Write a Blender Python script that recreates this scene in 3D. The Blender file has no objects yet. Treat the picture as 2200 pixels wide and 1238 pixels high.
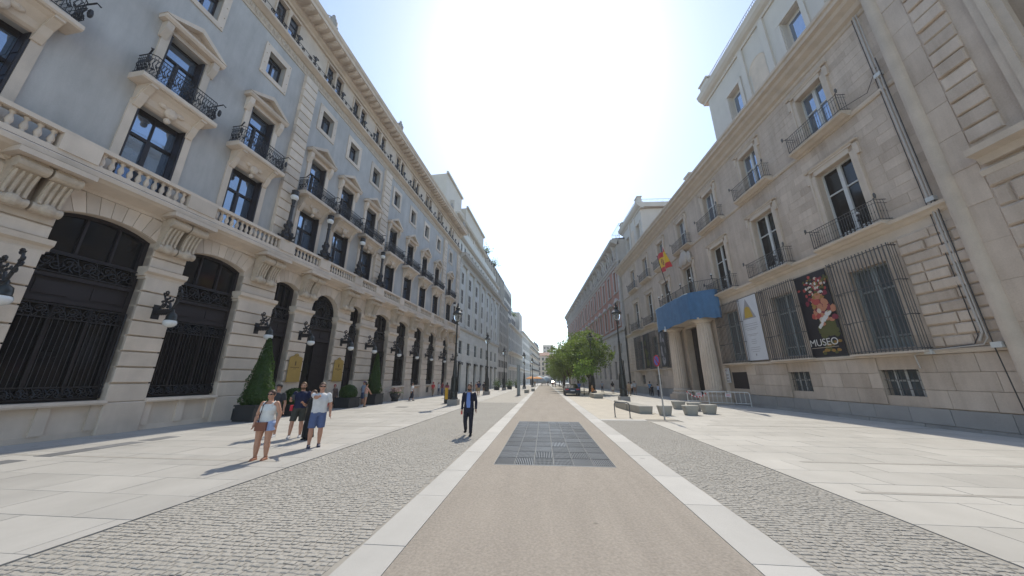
import bpy, bmesh, math, random
from mathutils import Vector, Matrix
rnd = random.Random(7)
SC = bpy.context.scene
COL = SC.collection
R = math.radians

# ---------------------------------------------------------------- camera, sky, sun, exposure
cam_d = bpy.data.cameras.new('camera'); cam = bpy.data.objects.new('camera', cam_d); COL.objects.link(cam)
cam_d.sensor_width = 36.0; cam_d.lens = 36.0 * 677.0 / 2200.0
cam_d.clip_start = 0.1; cam_d.clip_end = 3000
cam.location = (0, 0, 1.95)
cam.rotation_euler = (R(90 + 15.912), 0, R(5.517))
SC.camera = cam
SUN_EL, SUN_AZ = 51.5, 1.6            # azimuth measured from +Y towards +X
w = bpy.data.worlds.new('World'); SC.world = w; w.use_nodes = True
nt = w.node_tree; bg = nt.nodes['Background']
sky = nt.nodes.new('ShaderNodeTexSky'); sky.sky_type = 'NISHITA'; sky.sun_disc = False
sky.sun_elevation = R(SUN_EL); sky.sun_rotation = R(SUN_AZ)
sky.air_density = 1.0; sky.dust_density = 0.7; sky.ozone_density = 1.3; sky.altitude = 600
bg.inputs[1].default_value = 0.15
nt.links.new(sky.outputs[0], bg.inputs[0])
sun_d = bpy.data.lights.new('sun', 'SUN'); sun = bpy.data.objects.new('sun', sun_d); COL.objects.link(sun)
sun_d.energy = 2.0; sun_d.angle = R(0.53); sun_d.color = (1.0, 0.95, 0.87)
sd = Vector((math.sin(R(SUN_AZ)) * math.cos(R(SUN_EL)), math.cos(R(SUN_AZ)) * math.cos(R(SUN_EL)), math.sin(R(SUN_EL))))
sun.rotation_euler = sd.to_track_quat('Z', 'Y').to_euler()
sun.location = (0, 0, 60)
SC.view_settings.view_transform = 'Standard'; SC.view_settings.look = 'None'
SC.view_settings.gamma = 1; SC.view_settings.exposure = 1.02
SC.view_settings.use_curve_mapping = False
SC.view_settings.use_white_balance = True; SC.view_settings.white_balance_temperature = 7150; SC.view_settings.white_balance_tint = 7
SC.render.engine = 'CYCLES'
SC.cycles.max_bounces = 6; SC.cycles.diffuse_bounces = 4; SC.cycles.glossy_bounces = 3
SC.cycles.transmission_bounces = 4; SC.cycles.caustics_reflective = False; SC.cycles.caustics_refractive = False
SC.cycles.sample_clamp_indirect = 6

# ---------------------------------------------------------------- materials
def mat(name, col, rough=0.8, var=0.12, scale=1.5, bump=0.0, bscale=40.0, metal=0.0, rand=0.0, spec=0.5, streak=0.0, tint=None, fine=0.0, stretch=None, spots=0.0):
    m = bpy.data.materials.new(name); m.use_nodes = True
    n = m.node_tree.nodes; l = m.node_tree.links
    b = n['Principled BSDF']
    b.inputs['Roughness'].default_value = rough; b.inputs['Metallic'].default_value = metal
    b.inputs['Specular IOR Level'].default_value = spec
    geo = n.new('ShaderNodeNewGeometry')
    pos = geo.outputs['Position']
    def noise(sc, det=4, vec=None, rgh=0.55):
        t = n.new('ShaderNodeTexNoise'); t.inputs['Scale'].default_value = sc; t.inputs['Detail'].default_value = det
        t.inputs['Roughness'].default_value = rgh
        l.new(vec or pos, t.inputs['Vector']); return t.outputs['Fac']
    def math_(op, a, bb):
        t = n.new('ShaderNodeMath'); t.operation = op
        for i, x in enumerate((a, bb)):
            if hasattr(x, 'default_value'): l.new(x, t.inputs[i])
            else: t.inputs[i].default_value = x
        return t.outputs[0]
    val = None
    def acc(f, amt):
        nonlocal val
        x = math_('MULTIPLY', math_('SUBTRACT', f, 0.5), amt * 2.4)
        val = x if val is None else math_('ADD', val, x)
    if var: acc(noise(scale), var)
    if fine: acc(noise(bscale * 1.3, 3), fine)
    if streak:
        mp = n.new('ShaderNodeMapping'); mp.inputs['Scale'].default_value = stretch or (1.6, 1.6, 0.16); l.new(pos, mp.inputs['Vector'])
        acc(noise(1.4, 5, mp.outputs[0], 0.65), streak)
    if rand:
        oi = n.new('ShaderNodeObjectInfo'); acc(oi.outputs['Random'], rand)
    if spots:
        vo = n.new('ShaderNodeTexVoronoi'); vo.inputs['Scale'].default_value = spots; l.new(pos, vo.inputs['Vector'])
        sep = n.new('ShaderNodeSeparateColor'); l.new(vo.outputs['Color'], sep.inputs[0])
        near = math_('LESS_THAN', vo.outputs['Distance'], math_('MULTIPLY', sep.outputs[0], 0.11)); pick = math_('GREATER_THAN', sep.outputs[1], 0.62)
        x = math_('MULTIPLY', math_('MULTIPLY', near, pick), -0.22); val = x if val is None else math_('ADD', val, x)
    if val is not None:
        mix = n.new('ShaderNodeMix'); mix.data_type = 'RGBA'
        c0 = tuple(x * 0.45 for x in col); c1 = tuple(min(1, x * 1.55) for x in col)
        if tint: c0 = tuple(x * 0.45 for x in tint)
        mix.inputs['A'].default_value = (*c0, 1); mix.inputs['B'].default_value = (*c1, 1)
        l.new(math_('ADD', val, 0.5), mix.inputs['Factor'])
        l.new(mix.outputs['Result'], b.inputs['Base Color'])
    else:
        b.inputs['Base Color'].default_value = (*col, 1)
    if bump:
        bp = n.new('ShaderNodeBump'); bp.inputs['Strength'].default_value = bump; bp.inputs['Distance'].default_value = 0.02
        l.new(noise(bscale, 6, None, 0.7), bp.inputs['Height']); l.new(bp.outputs[0], b.inputs['Normal'])
    return m

M = {}
M['cream'] = mat('cream_stone', (0.62, 0.52, 0.43), 0.8, 0.16, 1.1, 0.25, 30, rand=0.09, streak=0.10, fine=0.05)
M['stucco'] = mat('grey_stucco', (0.435, 0.418, 0.40), 0.85, 0.15, 0.7, 0.25, 25, streak=0.22, fine=0.06, stretch=(1.2, 1.2, .22))
M['relief'] = mat('carved_stone', (0.52, 0.43, 0.34), 0.85, 0.2, 3.0, 1.0, 9, fine=0.15)
M['iron'] = mat('black_iron', (0.018, 0.017, 0.02), 0.45, 0.2, 3, 0.2, 30, spec=0.5)
M['darkwood'] = mat('dark_painted_wood', (0.022, 0.017, 0.02), 0.5, 0.25, 2, 0.1, 20)
M['glass'] = mat('window_glass', (0.20, 0.27, 0.38), 0.03, 0.25, 0.9, rand=0.15, metal=0.6, spec=1.0)
M['glass'].node_tree.nodes['Principled BSDF'].inputs['IOR'].default_value = 2.1
M['darkglass'] = mat('dark_glass', (0.012, 0.012, 0.014), 0.08, 0.3, 0.8, spec=0.5)
M['white'] = mat('white_paint', (0.68, 0.68, 0.66), 0.5, 0.08, 2)
M['globe'] = mat('milk_glass', (0.8, 0.8, 0.78), 0.15, 0.03, 2)
M['museum'] = mat('museum_stone', (0.54, 0.45, 0.37), 0.88, 0.17, 0.7, 0.5, 14, rand=0.08, streak=0.20, fine=0.08, tint=(0.50, 0.36, 0.26))
M['museumtrim'] = mat('museum_trim_stone', (0.56, 0.465, 0.375), 0.85, 0.16, 1.3, 0.4, 18, rand=0.05, streak=0.10, fine=0.06)
M['granite'] = mat('grey_granite', (0.33, 0.312, 0.295), 0.85, 0.15, 1.2, 0.4, 25, rand=0.08, fine=0.1)
M['attic'] = mat('attic_render', (0.54, 0.50, 0.45), 0.85, 0.07, 0.8, 0.1, 20, streak=0.05)
M['bank'] = mat('bank_stone', (0.62, 0.60, 0.56), 0.8, 0.09, 0.8, 0.15, 20, rand=0.06, streak=0.06)
M['bankdark'] = mat('weathered_bank_stone', (0.50, 0.465, 0.42), 0.85, 0.12, 0.8, 0.15, 20, streak=0.08)
M['brick'] = mat('red_brick', (0.40, 0.19, 0.14), 0.9, 0.12, 1.2, 0.3, 30, streak=0.08, fine=0.1)
M['customs'] = mat('customs_stone', (0.46, 0.42, 0.385), 0.85, 0.13, 0.8, 0.3, 20, rand=0.06, streak=0.1)
M['roof'] = mat('roof_tile', (0.30, 0.16, 0.11), 0.9, 0.2, 2)
M['pave'] = mat('paving_granite', (0.37, 0.358, 0.34), 0.75, 0.09, 0.5, 0.12, 60, rand=0.06, fine=0.07, streak=0.13, stretch=(0.9, 0.5, 0.5), spots=1.3)
M['pavebase'] = mat('paving_joint_sand', (0.30, 0.28, 0.255), 0.9, 0.2, 1.0, 0.2, 60)
M['paveR'] = mat('paving_granite_pale', (0.425, 0.408, 0.38), 0.75, 0.09, 0.5, 0.12, 60, rand=0.055, fine=0.06, streak=0.12, stretch=(0.9, 0.5, 0.5), spots=1.3)
M['kerb'] = mat('kerb_granite', (0.41, 0.40, 0.385), 0.72, 0.07, 0.7, 0.1, 60, rand=0.06, fine=0.09, streak=0.1, stretch=(1, .6, 1), spots=1.6)
M['road'] = mat('tan_road', (0.29, 0.256, 0.222), 0.9, 0.08, 0.35, 0.6, 22, fine=0.30, streak=0.14, stretch=(1.7, 0.22, 1), spots=1.1)
M['cobble'] = mat('cobble_granite', (0.335, 0.316, 0.287), 0.85, 0.15, 11, 0.3, 60, rand=0.05, fine=0.10, streak=0.10, stretch=(.7, .5, 1))
M['cobblejoint'] = mat('cobble_joint', (0.30, 0.28, 0.25), 0.9, 0.15, 2, 0.2, 60)
M['beige'] = mat('beige_setts', (0.44, 0.40, 0.34), 0.8, 0.15, 1.3, 0.4, 50, fine=0.15)
M['steel'] = mat('grate_steel', (0.075, 0.085, 0.10), 0.5, 0.25, 1.5, metal=0.5, rand=0.25)
M['grateframe'] = mat('grate_frame_steel', (0.2, 0.21, 0.22), 0.5, 0.1, 3, metal=0.5)
M['farglass'] = mat('far_window_glass', (0.03, 0.034, 0.042), 0.8, 0.4, 0.5, rand=0.2, spec=0.05)
M['steellight'] = mat('pale_galvanised_steel', (0.42, 0.42, 0.42), 0.45, 0.1, 3, metal=0.6)
M['barrier'] = mat('pale_painted_steel', (0.62, 0.62, 0.60), 0.5, 0.05, 3)
M['penthouse'] = mat('tinted_glass', (0.04, 0.048, 0.06), 0.7, 0.4, 0.4, spec=0.08)
M['shadowlid'] = mat('shadow_and_lid_grey', (0.15, 0.155, 0.165), 0.6, 0.15, 2, rand=.1)  # dark grey shared by the painted shadow patches and the drain lid
M['pit'] = mat('grate_pit', (0.02, 0.02, 0.022), 0.9, 0.2, 2)
M['concrete'] = mat('concrete', (0.36, 0.345, 0.31), 0.85, 0.12, 1.6, 0.3, 40, streak=0.06)
M['lamp'] = mat('lamp_green_black', (0.02, 0.023, 0.022), 0.4, 0.15, 4)
M['brass'] = mat('brass_plate', (0.46, 0.31, 0.10), 0.42, 0.12, 2, metal=0.35)
M['brassdark'] = mat('engraved_letters', (0.13, 0.07, 0.02), 0.6, 0)
M['planter'] = mat('planter_black', (0.035, 0.037, 0.04), 0.6, 0.2, 2)
M['tarp'] = mat('blue_tarpaulin', (0.05, 0.14, 0.27), 0.6, 0.25, 1.8, 0.8, 5, streak=.15)
M['red'] = mat('red_sign', (0.55, 0.02, 0.03), 0.4, 0)
M['blue'] = mat('blue_sign', (0.10, 0.16, 0.5), 0.4, 0)
M['pipe'] = mat('grey_pipe', (0.46, 0.42, 0.38), 0.6, 0.1, 2)
M['cable'] = mat('dark_cable', (0.05, 0.045, 0.045), 0.6, 0.1, 2)
M['slatecopper'] = mat('slate', (0.12, 0.125, 0.135), 0.6, 0.15, 1)

def leafmat(name, col):
    m = mat(name, col, 0.6, 0.3, 1.2, rand=0.0, fine=0.0)
    n = m.node_tree.nodes; l = m.node_tree.links; b = n['Principled BSDF']
    tr = n.new('ShaderNodeBsdfTranslucent'); tr.inputs[0].default_value = (col[0] * 2.3, col[1] * 2.2, col[2] * 1.4, 1)
    mx = n.new('ShaderNodeMixShader'); mx.inputs[0].default_value = 0.36
    out = n['Material Output']; l.new(b.outputs[0], mx.inputs[1]); l.new(tr.outputs[0], mx.inputs[2]); l.new(mx.outputs[0], out.inputs[0])
    return m
M['leaf'] = leafmat('tree_leaves', (0.10, 0.15, 0.045))
M['leafyoung'] = leafmat('young_leaves', (0.16, 0.25, 0.06))
M['hedge'] = leafmat('clipped_leaves', (0.04, 0.085, 0.02))
M['bark'] = mat('bark', (0.10, 0.08, 0.06), 0.9, 0.3, 4, 0.6, 20)

# ---------------------------------------------------------------- mesh helpers
class MB:
    """collects shapes given as (u, outward d, z); sg flips d for the left-hand frontages"""
    def __init__(s, sg=1): s.v = []; s.f = []; s.sg = sg; s.mi = []; s.cur = 0
    def add(s, vs, fs):
        o = len(s.v); s.v += [(a, b * s.sg, c) for a, b, c in vs]; s.f += [tuple(o + i for i in f) for f in fs]; s.mi += [s.cur] * len(fs)
        return s
    def box(s, x0, x1, y0, y1, z0, z1):
        return s.add([(x0, y0, z0), (x1, y0, z0), (x1, y1, z0), (x0, y1, z0), (x0, y0, z1), (x1, y0, z1), (x1, y1, z1), (x0, y1, z1)],
                     [(0, 3, 2, 1), (4, 5, 6, 7), (0, 1, 5, 4), (1, 2, 6, 5), (2, 3, 7, 6), (3, 0, 4, 7)])
    def bev(s, x0, x1, y0, y1, z0, z1, b=0.03):
        """box whose outer (y1) face is bevelled"""
        return s.add([(x0, y0, z0), (x1, y0, z0), (x1, y0, z1), (x0, y0, z1), (x0, y1 - b, z0), (x1, y1 - b, z0), (x1, y1 - b, z1), (x0, y1 - b, z1),
                      (x0 + b, y1, z0 + b), (x1 - b, y1, z0 + b), (x1 - b, y1, z1 - b), (x0 + b, y1, z1 - b)],
                     [(0, 1, 2, 3)] + [(i, (i + 1) % 4, 4 + (i + 1) % 4, 4 + i) for i in range(4)] + [(4 + i, 4 + (i + 1) % 4, 8 + (i + 1) % 4, 8 + i) for i in range(4)] + [(8, 9, 10, 11)])
    def quad(s, *p): return s.add(list(p), [tuple(range(len(p)))])
    def ext(s, prof, x0, x1):
        n = len(prof)
        return s.add([(x0, y, z) for y, z in prof] + [(x1, y, z) for y, z in prof],
                     [(i, (i + 1) % n, n + (i + 1) % n, n + i) for i in range(n)] + [tuple(range(n))[::-1], tuple(range(n, 2 * n))])
    def prism(s, poly, y0, y1):
        n = len(poly)
        return s.add([(x, y0, z) for x, z in poly] + [(x, y1, z) for x, z in poly],
                     [(i, (i + 1) % n, n + (i + 1) % n, n + i) for i in range(n)] + [tuple(range(n))[::-1], tuple(range(n, 2 * n))])
    def zprism(s, poly, z0, z1):
        n = len(poly)
        return s.add([(x, y, z0) for x, y in poly] + [(x, y, z1) for x, y in poly],
                     [(i, (i + 1) % n, n + (i + 1) % n, n + i) for i in range(n)] + [tuple(range(n))[::-1], tuple(range(n, 2 * n))])
    def lathe(s, prof, c=(0, 0, 0), seg=10):
        vs = []; fs = []
        for r_, z in prof:
            for k in range(seg):
                a = 2 * math.pi * k / seg; vs.append((c[0] + r_ * math.cos(a), c[1] + r_ * math.sin(a), c[2] + z))
        for i in range(len(prof) - 1):
            for k in range(seg):
                fs.append((i * seg + k, i * seg + (k + 1) % seg, (i + 1) * seg + (k + 1) % seg, (i + 1) * seg + k))
        fs.append(tuple(range(seg))[::-1]); fs.append(tuple(range((len(prof) - 1) * seg, len(prof) * seg)))
        return s.add(vs, fs)
    def tube(s, pts, r, seg=5, closed=False):
        P = [Vector(p) for p in pts]; n = len(P); vs = []; fs = []
        ref = Vector((0.13, 0.31, 0.94))
        for i, p in enumerate(P):
            a = P[(i - 1) % n] if closed or i > 0 else P[0]; b = P[(i + 1) % n] if closed or i < n - 1 else P[-1]
            t = (b - a); t = t.normalized() if t.length > 1e-9 else Vector((0, 0, 1))
            x = t.cross(ref); x = x.normalized() if x.length > 1e-3 else t.cross(Vector((1, 0, 0))).normalized()
            y = t.cross(x); rr = r[i] if isinstance(r, (list, tuple)) else r
            for k in range(seg):
                ang = 2 * math.pi * k / seg; q = p + x * (rr * math.cos(ang)) + y * (rr * math.sin(ang)); vs.append(tuple(q))
        m = n if closed else n - 1
        for i in range(m):
            j = (i + 1) % n
            for k in range(seg): fs.append((i * seg + k, i * seg + (k + 1) % seg, j * seg + (k + 1) % seg, j * seg + k))
        if not closed: fs.append(tuple(range(seg))[::-1]); fs.append(tuple(range((n - 1) * seg, n * seg)))
        return s.add(vs, fs)
    def ell(s, c, rx, ry, rz, seg=10, rings=6):
        vs = [(c[0], c[1], c[2] - rz)]; fs = []
        for i in range(1, rings):
            t = math.pi * i / rings
            for k in range(seg):
                a = 2 * math.pi * k / seg
                vs.append((c[0] + rx * math.sin(t) * math.cos(a), c[1] + ry * math.sin(t) * math.sin(a), c[2] - rz * math.cos(t)))
        vs.append((c[0], c[1], c[2] + rz)); T = len(vs) - 1
        for k in range(seg): fs.append((0, 1 + (k + 1) % seg, 1 + k)); fs.append((T, T - seg + k, T - seg + (k + 1) % seg))
        for i in range(rings - 2):
            for k in range(seg): fs.append((1 + i * seg + k, 1 + i * seg + (k + 1) % seg, 1 + (i + 1) * seg + (k + 1) % seg, 1 + (i + 1) * seg + k))
        return s.add(vs, fs)
    def mesh(s, name, m, off=(0, 0, 0), smooth=False, recalc=True):
        me = bpy.data.meshes.new(name)
        ox, oy, oz = off
        me.from_pydata([(a - ox, b - oy, c - oz) for a, b, c in s.v], [], s.f)
        for mm in (m if isinstance(m, (list, tuple)) else [m]): me.materials.append(mm)
        if isinstance(m, (list, tuple)): me.polygons.foreach_set('material_index', s.mi)
        if recalc:
            bm = bmesh.new(); bm.from_mesh(me); bmesh.ops.recalc_face_normals(bm, faces=bm.faces); bm.to_mesh(me); bm.free()
        if smooth: me.polygons.foreach_set('use_smooth', [True] * len(me.polygons))
        me.update(); return me

def link(name, data, parent=None, loc=(0, 0, 0), rotz=0.0, scale=None):
    o = bpy.data.objects.new(name, data); COL.objects.link(o)
    if parent is not None: o.parent = parent
    o.location = loc
    if rotz: o.rotation_euler = (0, 0, rotz)
    if scale: o.scale = scale
    return o
def tag(o, label=None, cat=None, group=None, kind=None):
    if label: o['label'] = label
    if cat: o['category'] = cat
    if group: o['group'] = group
    if kind: o['kind'] = kind
    return o
def copy_tree(o, parent=None):
    c = o.copy(); COL.objects.link(c)
    if parent is not None: c.parent = parent
    for ch in list(o.children): copy_tree(ch, c)
    return c
K = 0.00679
def gz(y): return -K * y
def thing(name, label, cat, loc, rotz=0.0, group=None):
    return tag(link(name, None, None, loc, rotz), label, cat, group)

class Front:
    """a frontage frame: u along the street, d outwards, z up"""
    def __init__(s, x0, deg, sg):
        a = R(deg); s.o = Vector((x0, 0, 0)); s.t = Vector((math.sin(a), math.cos(a), 0)); s.sg = sg
        s.n = Vector((math.cos(a), -math.sin(a), 0)) * (1 if sg < 0 else -1); s.rot = math.pi / 2 - a
    def w(s, u, d=0.0, z=0.0): return s.o + s.t * u + s.n * d + Vector((0, 0, z))
LF = Front(-17.0, 3.2, -1)
RF = Front(17.3, -2.6, 1)

class Bld:
    def __init__(s, fr, name, label, cat, u0, z0=None):
        s.fr = fr; s.u0 = u0; s.sg = fr.sg
        p = fr.w(u0); s.z0 = gz(p.y) if z0 is None else z0
        s.root = thing(name, label, cat, (p.x, p.y, s.z0), fr.rot)
    def mb(s): return MB(s.sg)
    def part(s, name, mb, m, parent=None, smooth=False):
        return link(name, mb.mesh(name, m, (s.u0, 0, s.z0), smooth), parent or s.root)
    def inst(s, name, me, u, d, z, parent=None):
        return link(name, me, parent or s.root, (u - s.u0, d * s.sg, z - s.z0))

def holed_wall(mb, u0, u1, z0, z1, holes, d=0.0, dep=0.4):
    """flat wall sheet with rectangular holes and their reveals"""
    us = sorted({u0, u1, *[h[0] for h in holes], *[h[1] for h in holes]})
    zs = sorted({z0, z1, *[h[2] for h in holes], *[h[3] for h in holes]})
    us = [x for x in us if u0 <= x <= u1]; zs = [x for x in zs if z0 <= x <= z1]
    for i in range(len(us) - 1):
        for j in range(len(zs) - 1):
            a, b, c, e = us[i], us[i + 1], zs[j], zs[j + 1]; m_, n_ = (a + b) / 2, (c + e) / 2
            if any(h[0] < m_ < h[1] and h[2] < n_ < h[3] for h in holes): continue
            mb.quad((a, d, c), (b, d, c), (b, d, e), (a, d, e))
    for a, b, c, e in [h[:4] for h in holes]:
        mb.quad((a, d, c), (a, d - dep, c), (a, d - dep, e), (a, d, e)); mb.quad((b, d, c), (b, d, e), (b, d - dep, e), (b, d - dep, c))
        mb.quad((a, d, e), (a, d - dep, e), (b, d - dep, e), (b, d, e)); mb.quad((a, d, c), (b, d, c), (b, d - dep, c), (a, d - dep, c))
    return mb
def arc(uc, hw, zs, rise, n=10):
    rr = (hw * hw + rise * rise) / (2 * rise); cz = zs + rise - rr; a0 = math.asin(min(1, hw / rr))
    return [(uc + rr * math.sin(a0 * (2 * k / n - 1)), cz + rr * math.cos(a0 * (2 * k / n - 1))) for k in range(n + 1)], (uc, cz)
def spiral(c, r0, turns, n=14, a0=0.0, sgn=1):
    return [(c[0] + r0 * (1 - 0.8 * k / n) * math.cos(a0 + sgn * 2 * math.pi * turns * k / n), c[1], c[2] + r0 * (1 - 0.8 * k / n) * math.sin(a0 + sgn * 2 * math.pi * turns * k / n)) for k in range(n + 1)]
# ---------------------------------------------------------------- ground
def gobj(name, mb, m, kind='structure', parent=None):
    o = link(name, mb.mesh(name, m), parent)
    if parent is None: o.rotation_euler = (-math.atan(K), 0, 0); o['kind'] = kind
    return o
g = MB(); g.quad((-900, -200, -0.06), (900, -200, -0.06), (900, 1500, -0.06), (-900, 1500, -0.06)); gobj('ground', g, M['pave'])
GRX0, GRX1, GRY0, GRY1 = -1.25, 1.63, 8.4, 16.7
g = MB()
holed = MB()
for a, b, c, d in [(-1.73, 2.23, -12, GRY0), (-1.73, GRX0, GRY0, GRY1), (GRX1, 2.23, GRY0, GRY1), (-1.73, 2.23, GRY1, 320)]:
    g.quad((a, c, 0), (b, c, 0), (b, d, 0), (a, d, 0))
gobj('road', g, M['road'])
# grate panels over the pit
g = MB(); g.box(GRX0 - 0.02, GRX1 + 0.02, GRY0 - 0.02, GRY1 + 0.02, -0.05, -0.045)
pit = thing('vent_grate', 'large steel floor grate of many small panels sunk in the tan road', 'grate', (0.19, 12.5, gz(12.5)))
pit.rotation_euler = (-math.atan(K), 0, 0)
link('pit_floor', MB().box(GRX0 - .19, GRX1 - .19, GRY0 - 12.5, GRY1 - 12.5, -0.05, -0.045).mesh('pit_floor', M['pit']), pit)
NX, NY = 6, 11
pw, pl = (GRX1 - GRX0) / NX, (GRY1 - GRY0) / NY
def panel(nb, cross):
    m = MB(); wd = pw - 0.03; ln = pl - 0.05
    for k in range(nb):
        x = -wd / 2 + wd * (k + 0.5) / nb; m.box(x - wd / nb * 0.27, x + wd / nb * 0.27, -ln / 2, ln / 2, -0.035, 0.002)
    for k in range(cross + 1):
        y = -ln / 2 + 0.006 + (ln - 0.012) * k / cross; m.box(-wd / 2, wd / 2, y - 0.006, y + 0.006, -0.035, 0.0015)
    return m.mesh('grate_panel', M['steel'])
pa = [panel(14, 3), panel(14, 1), panel(10, 4), panel(16, 6)]
for i in range(NX):
    for j in range(NY):
        link('grate_panel', pa[rnd.choice([0, 0, 1, 1, 2, 3])], pit, (GRX0 + pw * (i + .5) - .19, GRY0 + pl * (j + .5) - 12.5, 0))
fm = MB()
for i in range(NX + 1): fm.box(GRX0 + pw * i - .19 - .006, GRX0 + pw * i - .19 + .006, GRY0 - 12.5, GRY1 - 12.5, -.04, .005)
for yy in (GRY0, GRY1): fm.box(GRX0 - .19, GRX1 - .19, yy - 12.5 - .012, yy - 12.5 + .012, -.04, .0045)
link('grate_frame', fm.mesh('grate_frame', M['grateframe']), pit)
# kerb stones
def kerb(x0, x1):
    base = MB(); base.quad((x0, -12, -0.012), (x1, -12, -0.012), (x1, 320, -0.012), (x0, 320, -0.012))
    root = gobj('kerb', base, M['pavebase']); cache = {}
    y = -6.0; k = 0
    while y < 130:
        ln = [1.75, 1.5, 1.9, 1.62][(k * 7 + k // 3) % 4]
        key = ln
        if key not in cache: cache[key] = MB().box(0, x1 - x0, 0, ln - 0.012, -0.15, 0.0).mesh('kerb_stone', M['kerb'])
        link('kerb_stone', cache[key], root, (x0, y, 0.005 + rnd.uniform(-.001, .001))); y += ln; k += 1
    far = MB(); far.box(x0, x1, y, 320, -.15, .004); fo = link('far_kerb_strip', far.mesh('far_kerb_strip', M['kerb']), root)
kerb(-2.27, -1.735); kerb(2.235, 2.84)
# cobbled strips: rows of small granite setts
def cobbles(x0, x1, y0, y1, yend):
    base = MB(); base.quad((x0, y0, -0.006), (x1, y0, -0.006), (x1, yend, -0.006), (x0, yend, -0.006))
    root = gobj('cobbled_strip', base, M['cobblejoint'])
    far = MB(); proto = []
    for q in range(5):
        a, b = 0.030 + 0.005 * (q % 3), 0.031 + 0.004 * (q % 2); h = 0.004
        proto.append(MB().add([(-a, -b, -.05), (a, -b, -.05), (a, b, -.05), (-a, b, -.05), (-a, -b, 0), (a, -b, 0), (a, b, 0), (-a, b, 0),
              (-a * .7, -b * .7, h * 1.2), (a * .7, -b * .7, h * 1.2), (a * .7, b * .7, h * 1.2), (-a * .7, b * .7, h * 1.2)],
              [(i, (i + 1) % 4, 4 + (i + 1) % 4, 4 + i) for i in range(4)] + [(4 + i, 4 + (i + 1) % 4, 8 + (i + 1) % 4, 8 + i) for i in range(4)] + [(8, 9, 10, 11)]))
    pm = [p.mesh('cobble', M['cobble']) for p in proto]
    y = y0; n = 0; row = 0
    while y < y1:
        x = x0 + 0.03 + rnd.uniform(0, .06)
        while x < x1 - 0.05:
            q = rnd.randrange(5); z = rnd.uniform(-.005, .001)
            xx, yy = x + rnd.uniform(-.012, .012), y + rnd.uniform(-.012, .012)
            if n < 300 and y > 3.4 and rnd.random() < 0.8:
                link('cobble', pm[q], root, (xx, yy, z)); n += 1
            else:
                p = proto[q]
                far.add([(a + xx, b + yy, c + z) for a, b, c in p.v[4:]], [(i, (i + 1) % 4, 4 + (i + 1) % 4, 4 + i) for i in range(4)] + [(4, 5, 6, 7)])
            x += 0.076
        y += 0.08; row += 1
    fo = link('cobble_rows', far.mesh('cobble_rows', M['cobble'], recalc=False), root); fo['kind'] = 'stuff'
    if yend > y1: link('far_cobbles', MB().box(x0, x1, y1, yend, -.05, 0.0).mesh('far_cobbles', M['cobble']), root)['kind'] = 'stuff'
cobbles(-5.95, -2.275, 2.6, 30, 110)
cobbles(2.845, 5.12, 3.2, 17.5, 17.5)
# paving slabs
def slabs(name, x0, x1, y0, y1, m, lx, ly, skip=None, seed=1):
    r_ = random.Random(seed)
    base = MB(); base.quad((x0, y0, -0.02), (x1, y0, -0.02), (x1, 320, -0.02), (x0, 320, -0.02))
    root = gobj(name, base, M['pavebase']); cache = {}; far = MB(); n = 0; y = y0; row = 0
    while y < y1:
        x = x0 - (lx * 0.5 if row % 2 else 0)
        while x < x1:
            a, b = max(x, x0), min(x + lx, x1)
            if skip and skip(a, b, y): a = skip(a, b, y)
            if b - a > .1:
                z = r_.uniform(-.0015, .0015)
                if n < 300 and y > 3:
                    key = round(b - a, 3)
                    if key not in cache: cache[key] = MB().box(0, key - .012, 0, ly - .012, -.05, 0).mesh('paving_slab', m)
                    link('paving_slab', cache[key], root, (a, y, .008 + z)); n += 1
                else: far.box(a, b - .012, y, y + ly - .012, -.05, .008 + z)
            x += lx
        y += ly; row += 1
    link('paving_slabs', far.mesh('paving_slabs', m, recalc=False), root)['kind'] = 'stuff'
    link('far_paving', MB().box(x0, x1, y, 320, -.05, .006).mesh('far_paving', m), root)['kind'] = 'stuff'
slabs('left_pavement', -19, -5.955, 0, 95, M['pave'], 1.6, 0.95, seed=3)
slabs('right_pavement', 5.125, 19, 0, 95, M['paveR'], 1.6, 0.95, seed=4, skip=lambda a, b, y: (max(a, 6.7) if (y > 17.0 and a < 6.7) else None))
g = MB(); g.box(2.845, 5.12, 17.5, 18.05, -.05, .009); gobj('sett_border', g, M['kerb'])
g = MB(); g.box(2.845, 6.69, 18.06, 320, -.05, .006); gobj('beige_setts', g, M['beige'])
g = MB()
for x0, x1, y in [(-16.5, -6.6, 8.05), (-15.5, -6.2, 14.2), (-15, -6.1, 21.0), (6.3, 16.5, 9.3), (7.2, 16.3, 15.9), (5.6, 8.4, 7.0)]: g.box(x0, x1, y, y + .11, -.03, .0115)
gobj('drain_channel', g, M['cobble'])
for k, (yy, ln) in enumerate(((7.1, .95), (8.45, .95), (9.5, 1.1), (10.65, .85))):  # added dark strips standing in for shadow patches on the left pavement
    q = MB(); q.box(-13.5, -12.95, yy - ln / 2, yy + ln / 2, -.03, .0135); gobj('painted_shadow_patch', q, M['shadowlid'])
# drain covers and a manhole on the pavements
for nm, x, y, sx, sy, lb in [('drain_cover', -10.6, 24.2, .5, .35, 'small square drain cover in the pale left pavement')]:
    t = thing(nm, lb, 'drain cover' if nm[0] == 'd' else 'manhole cover', (x, y, gz(y) + .009)); q = MB(); q.box(-sx, sx, -sy, sy, -.02, .004); link('frame', q.mesh('frame', M['granite']), t); q = MB()
    for k in range(6): q.box(-sx * .85, sx * .85, -sy * .85 + sy * 1.7 * k / 6, -sy * .85 + sy * 1.7 * (k + .6) / 6, 0, .008)
    link('lid', q.mesh('lid', M['shadowlid']), t)
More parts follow.
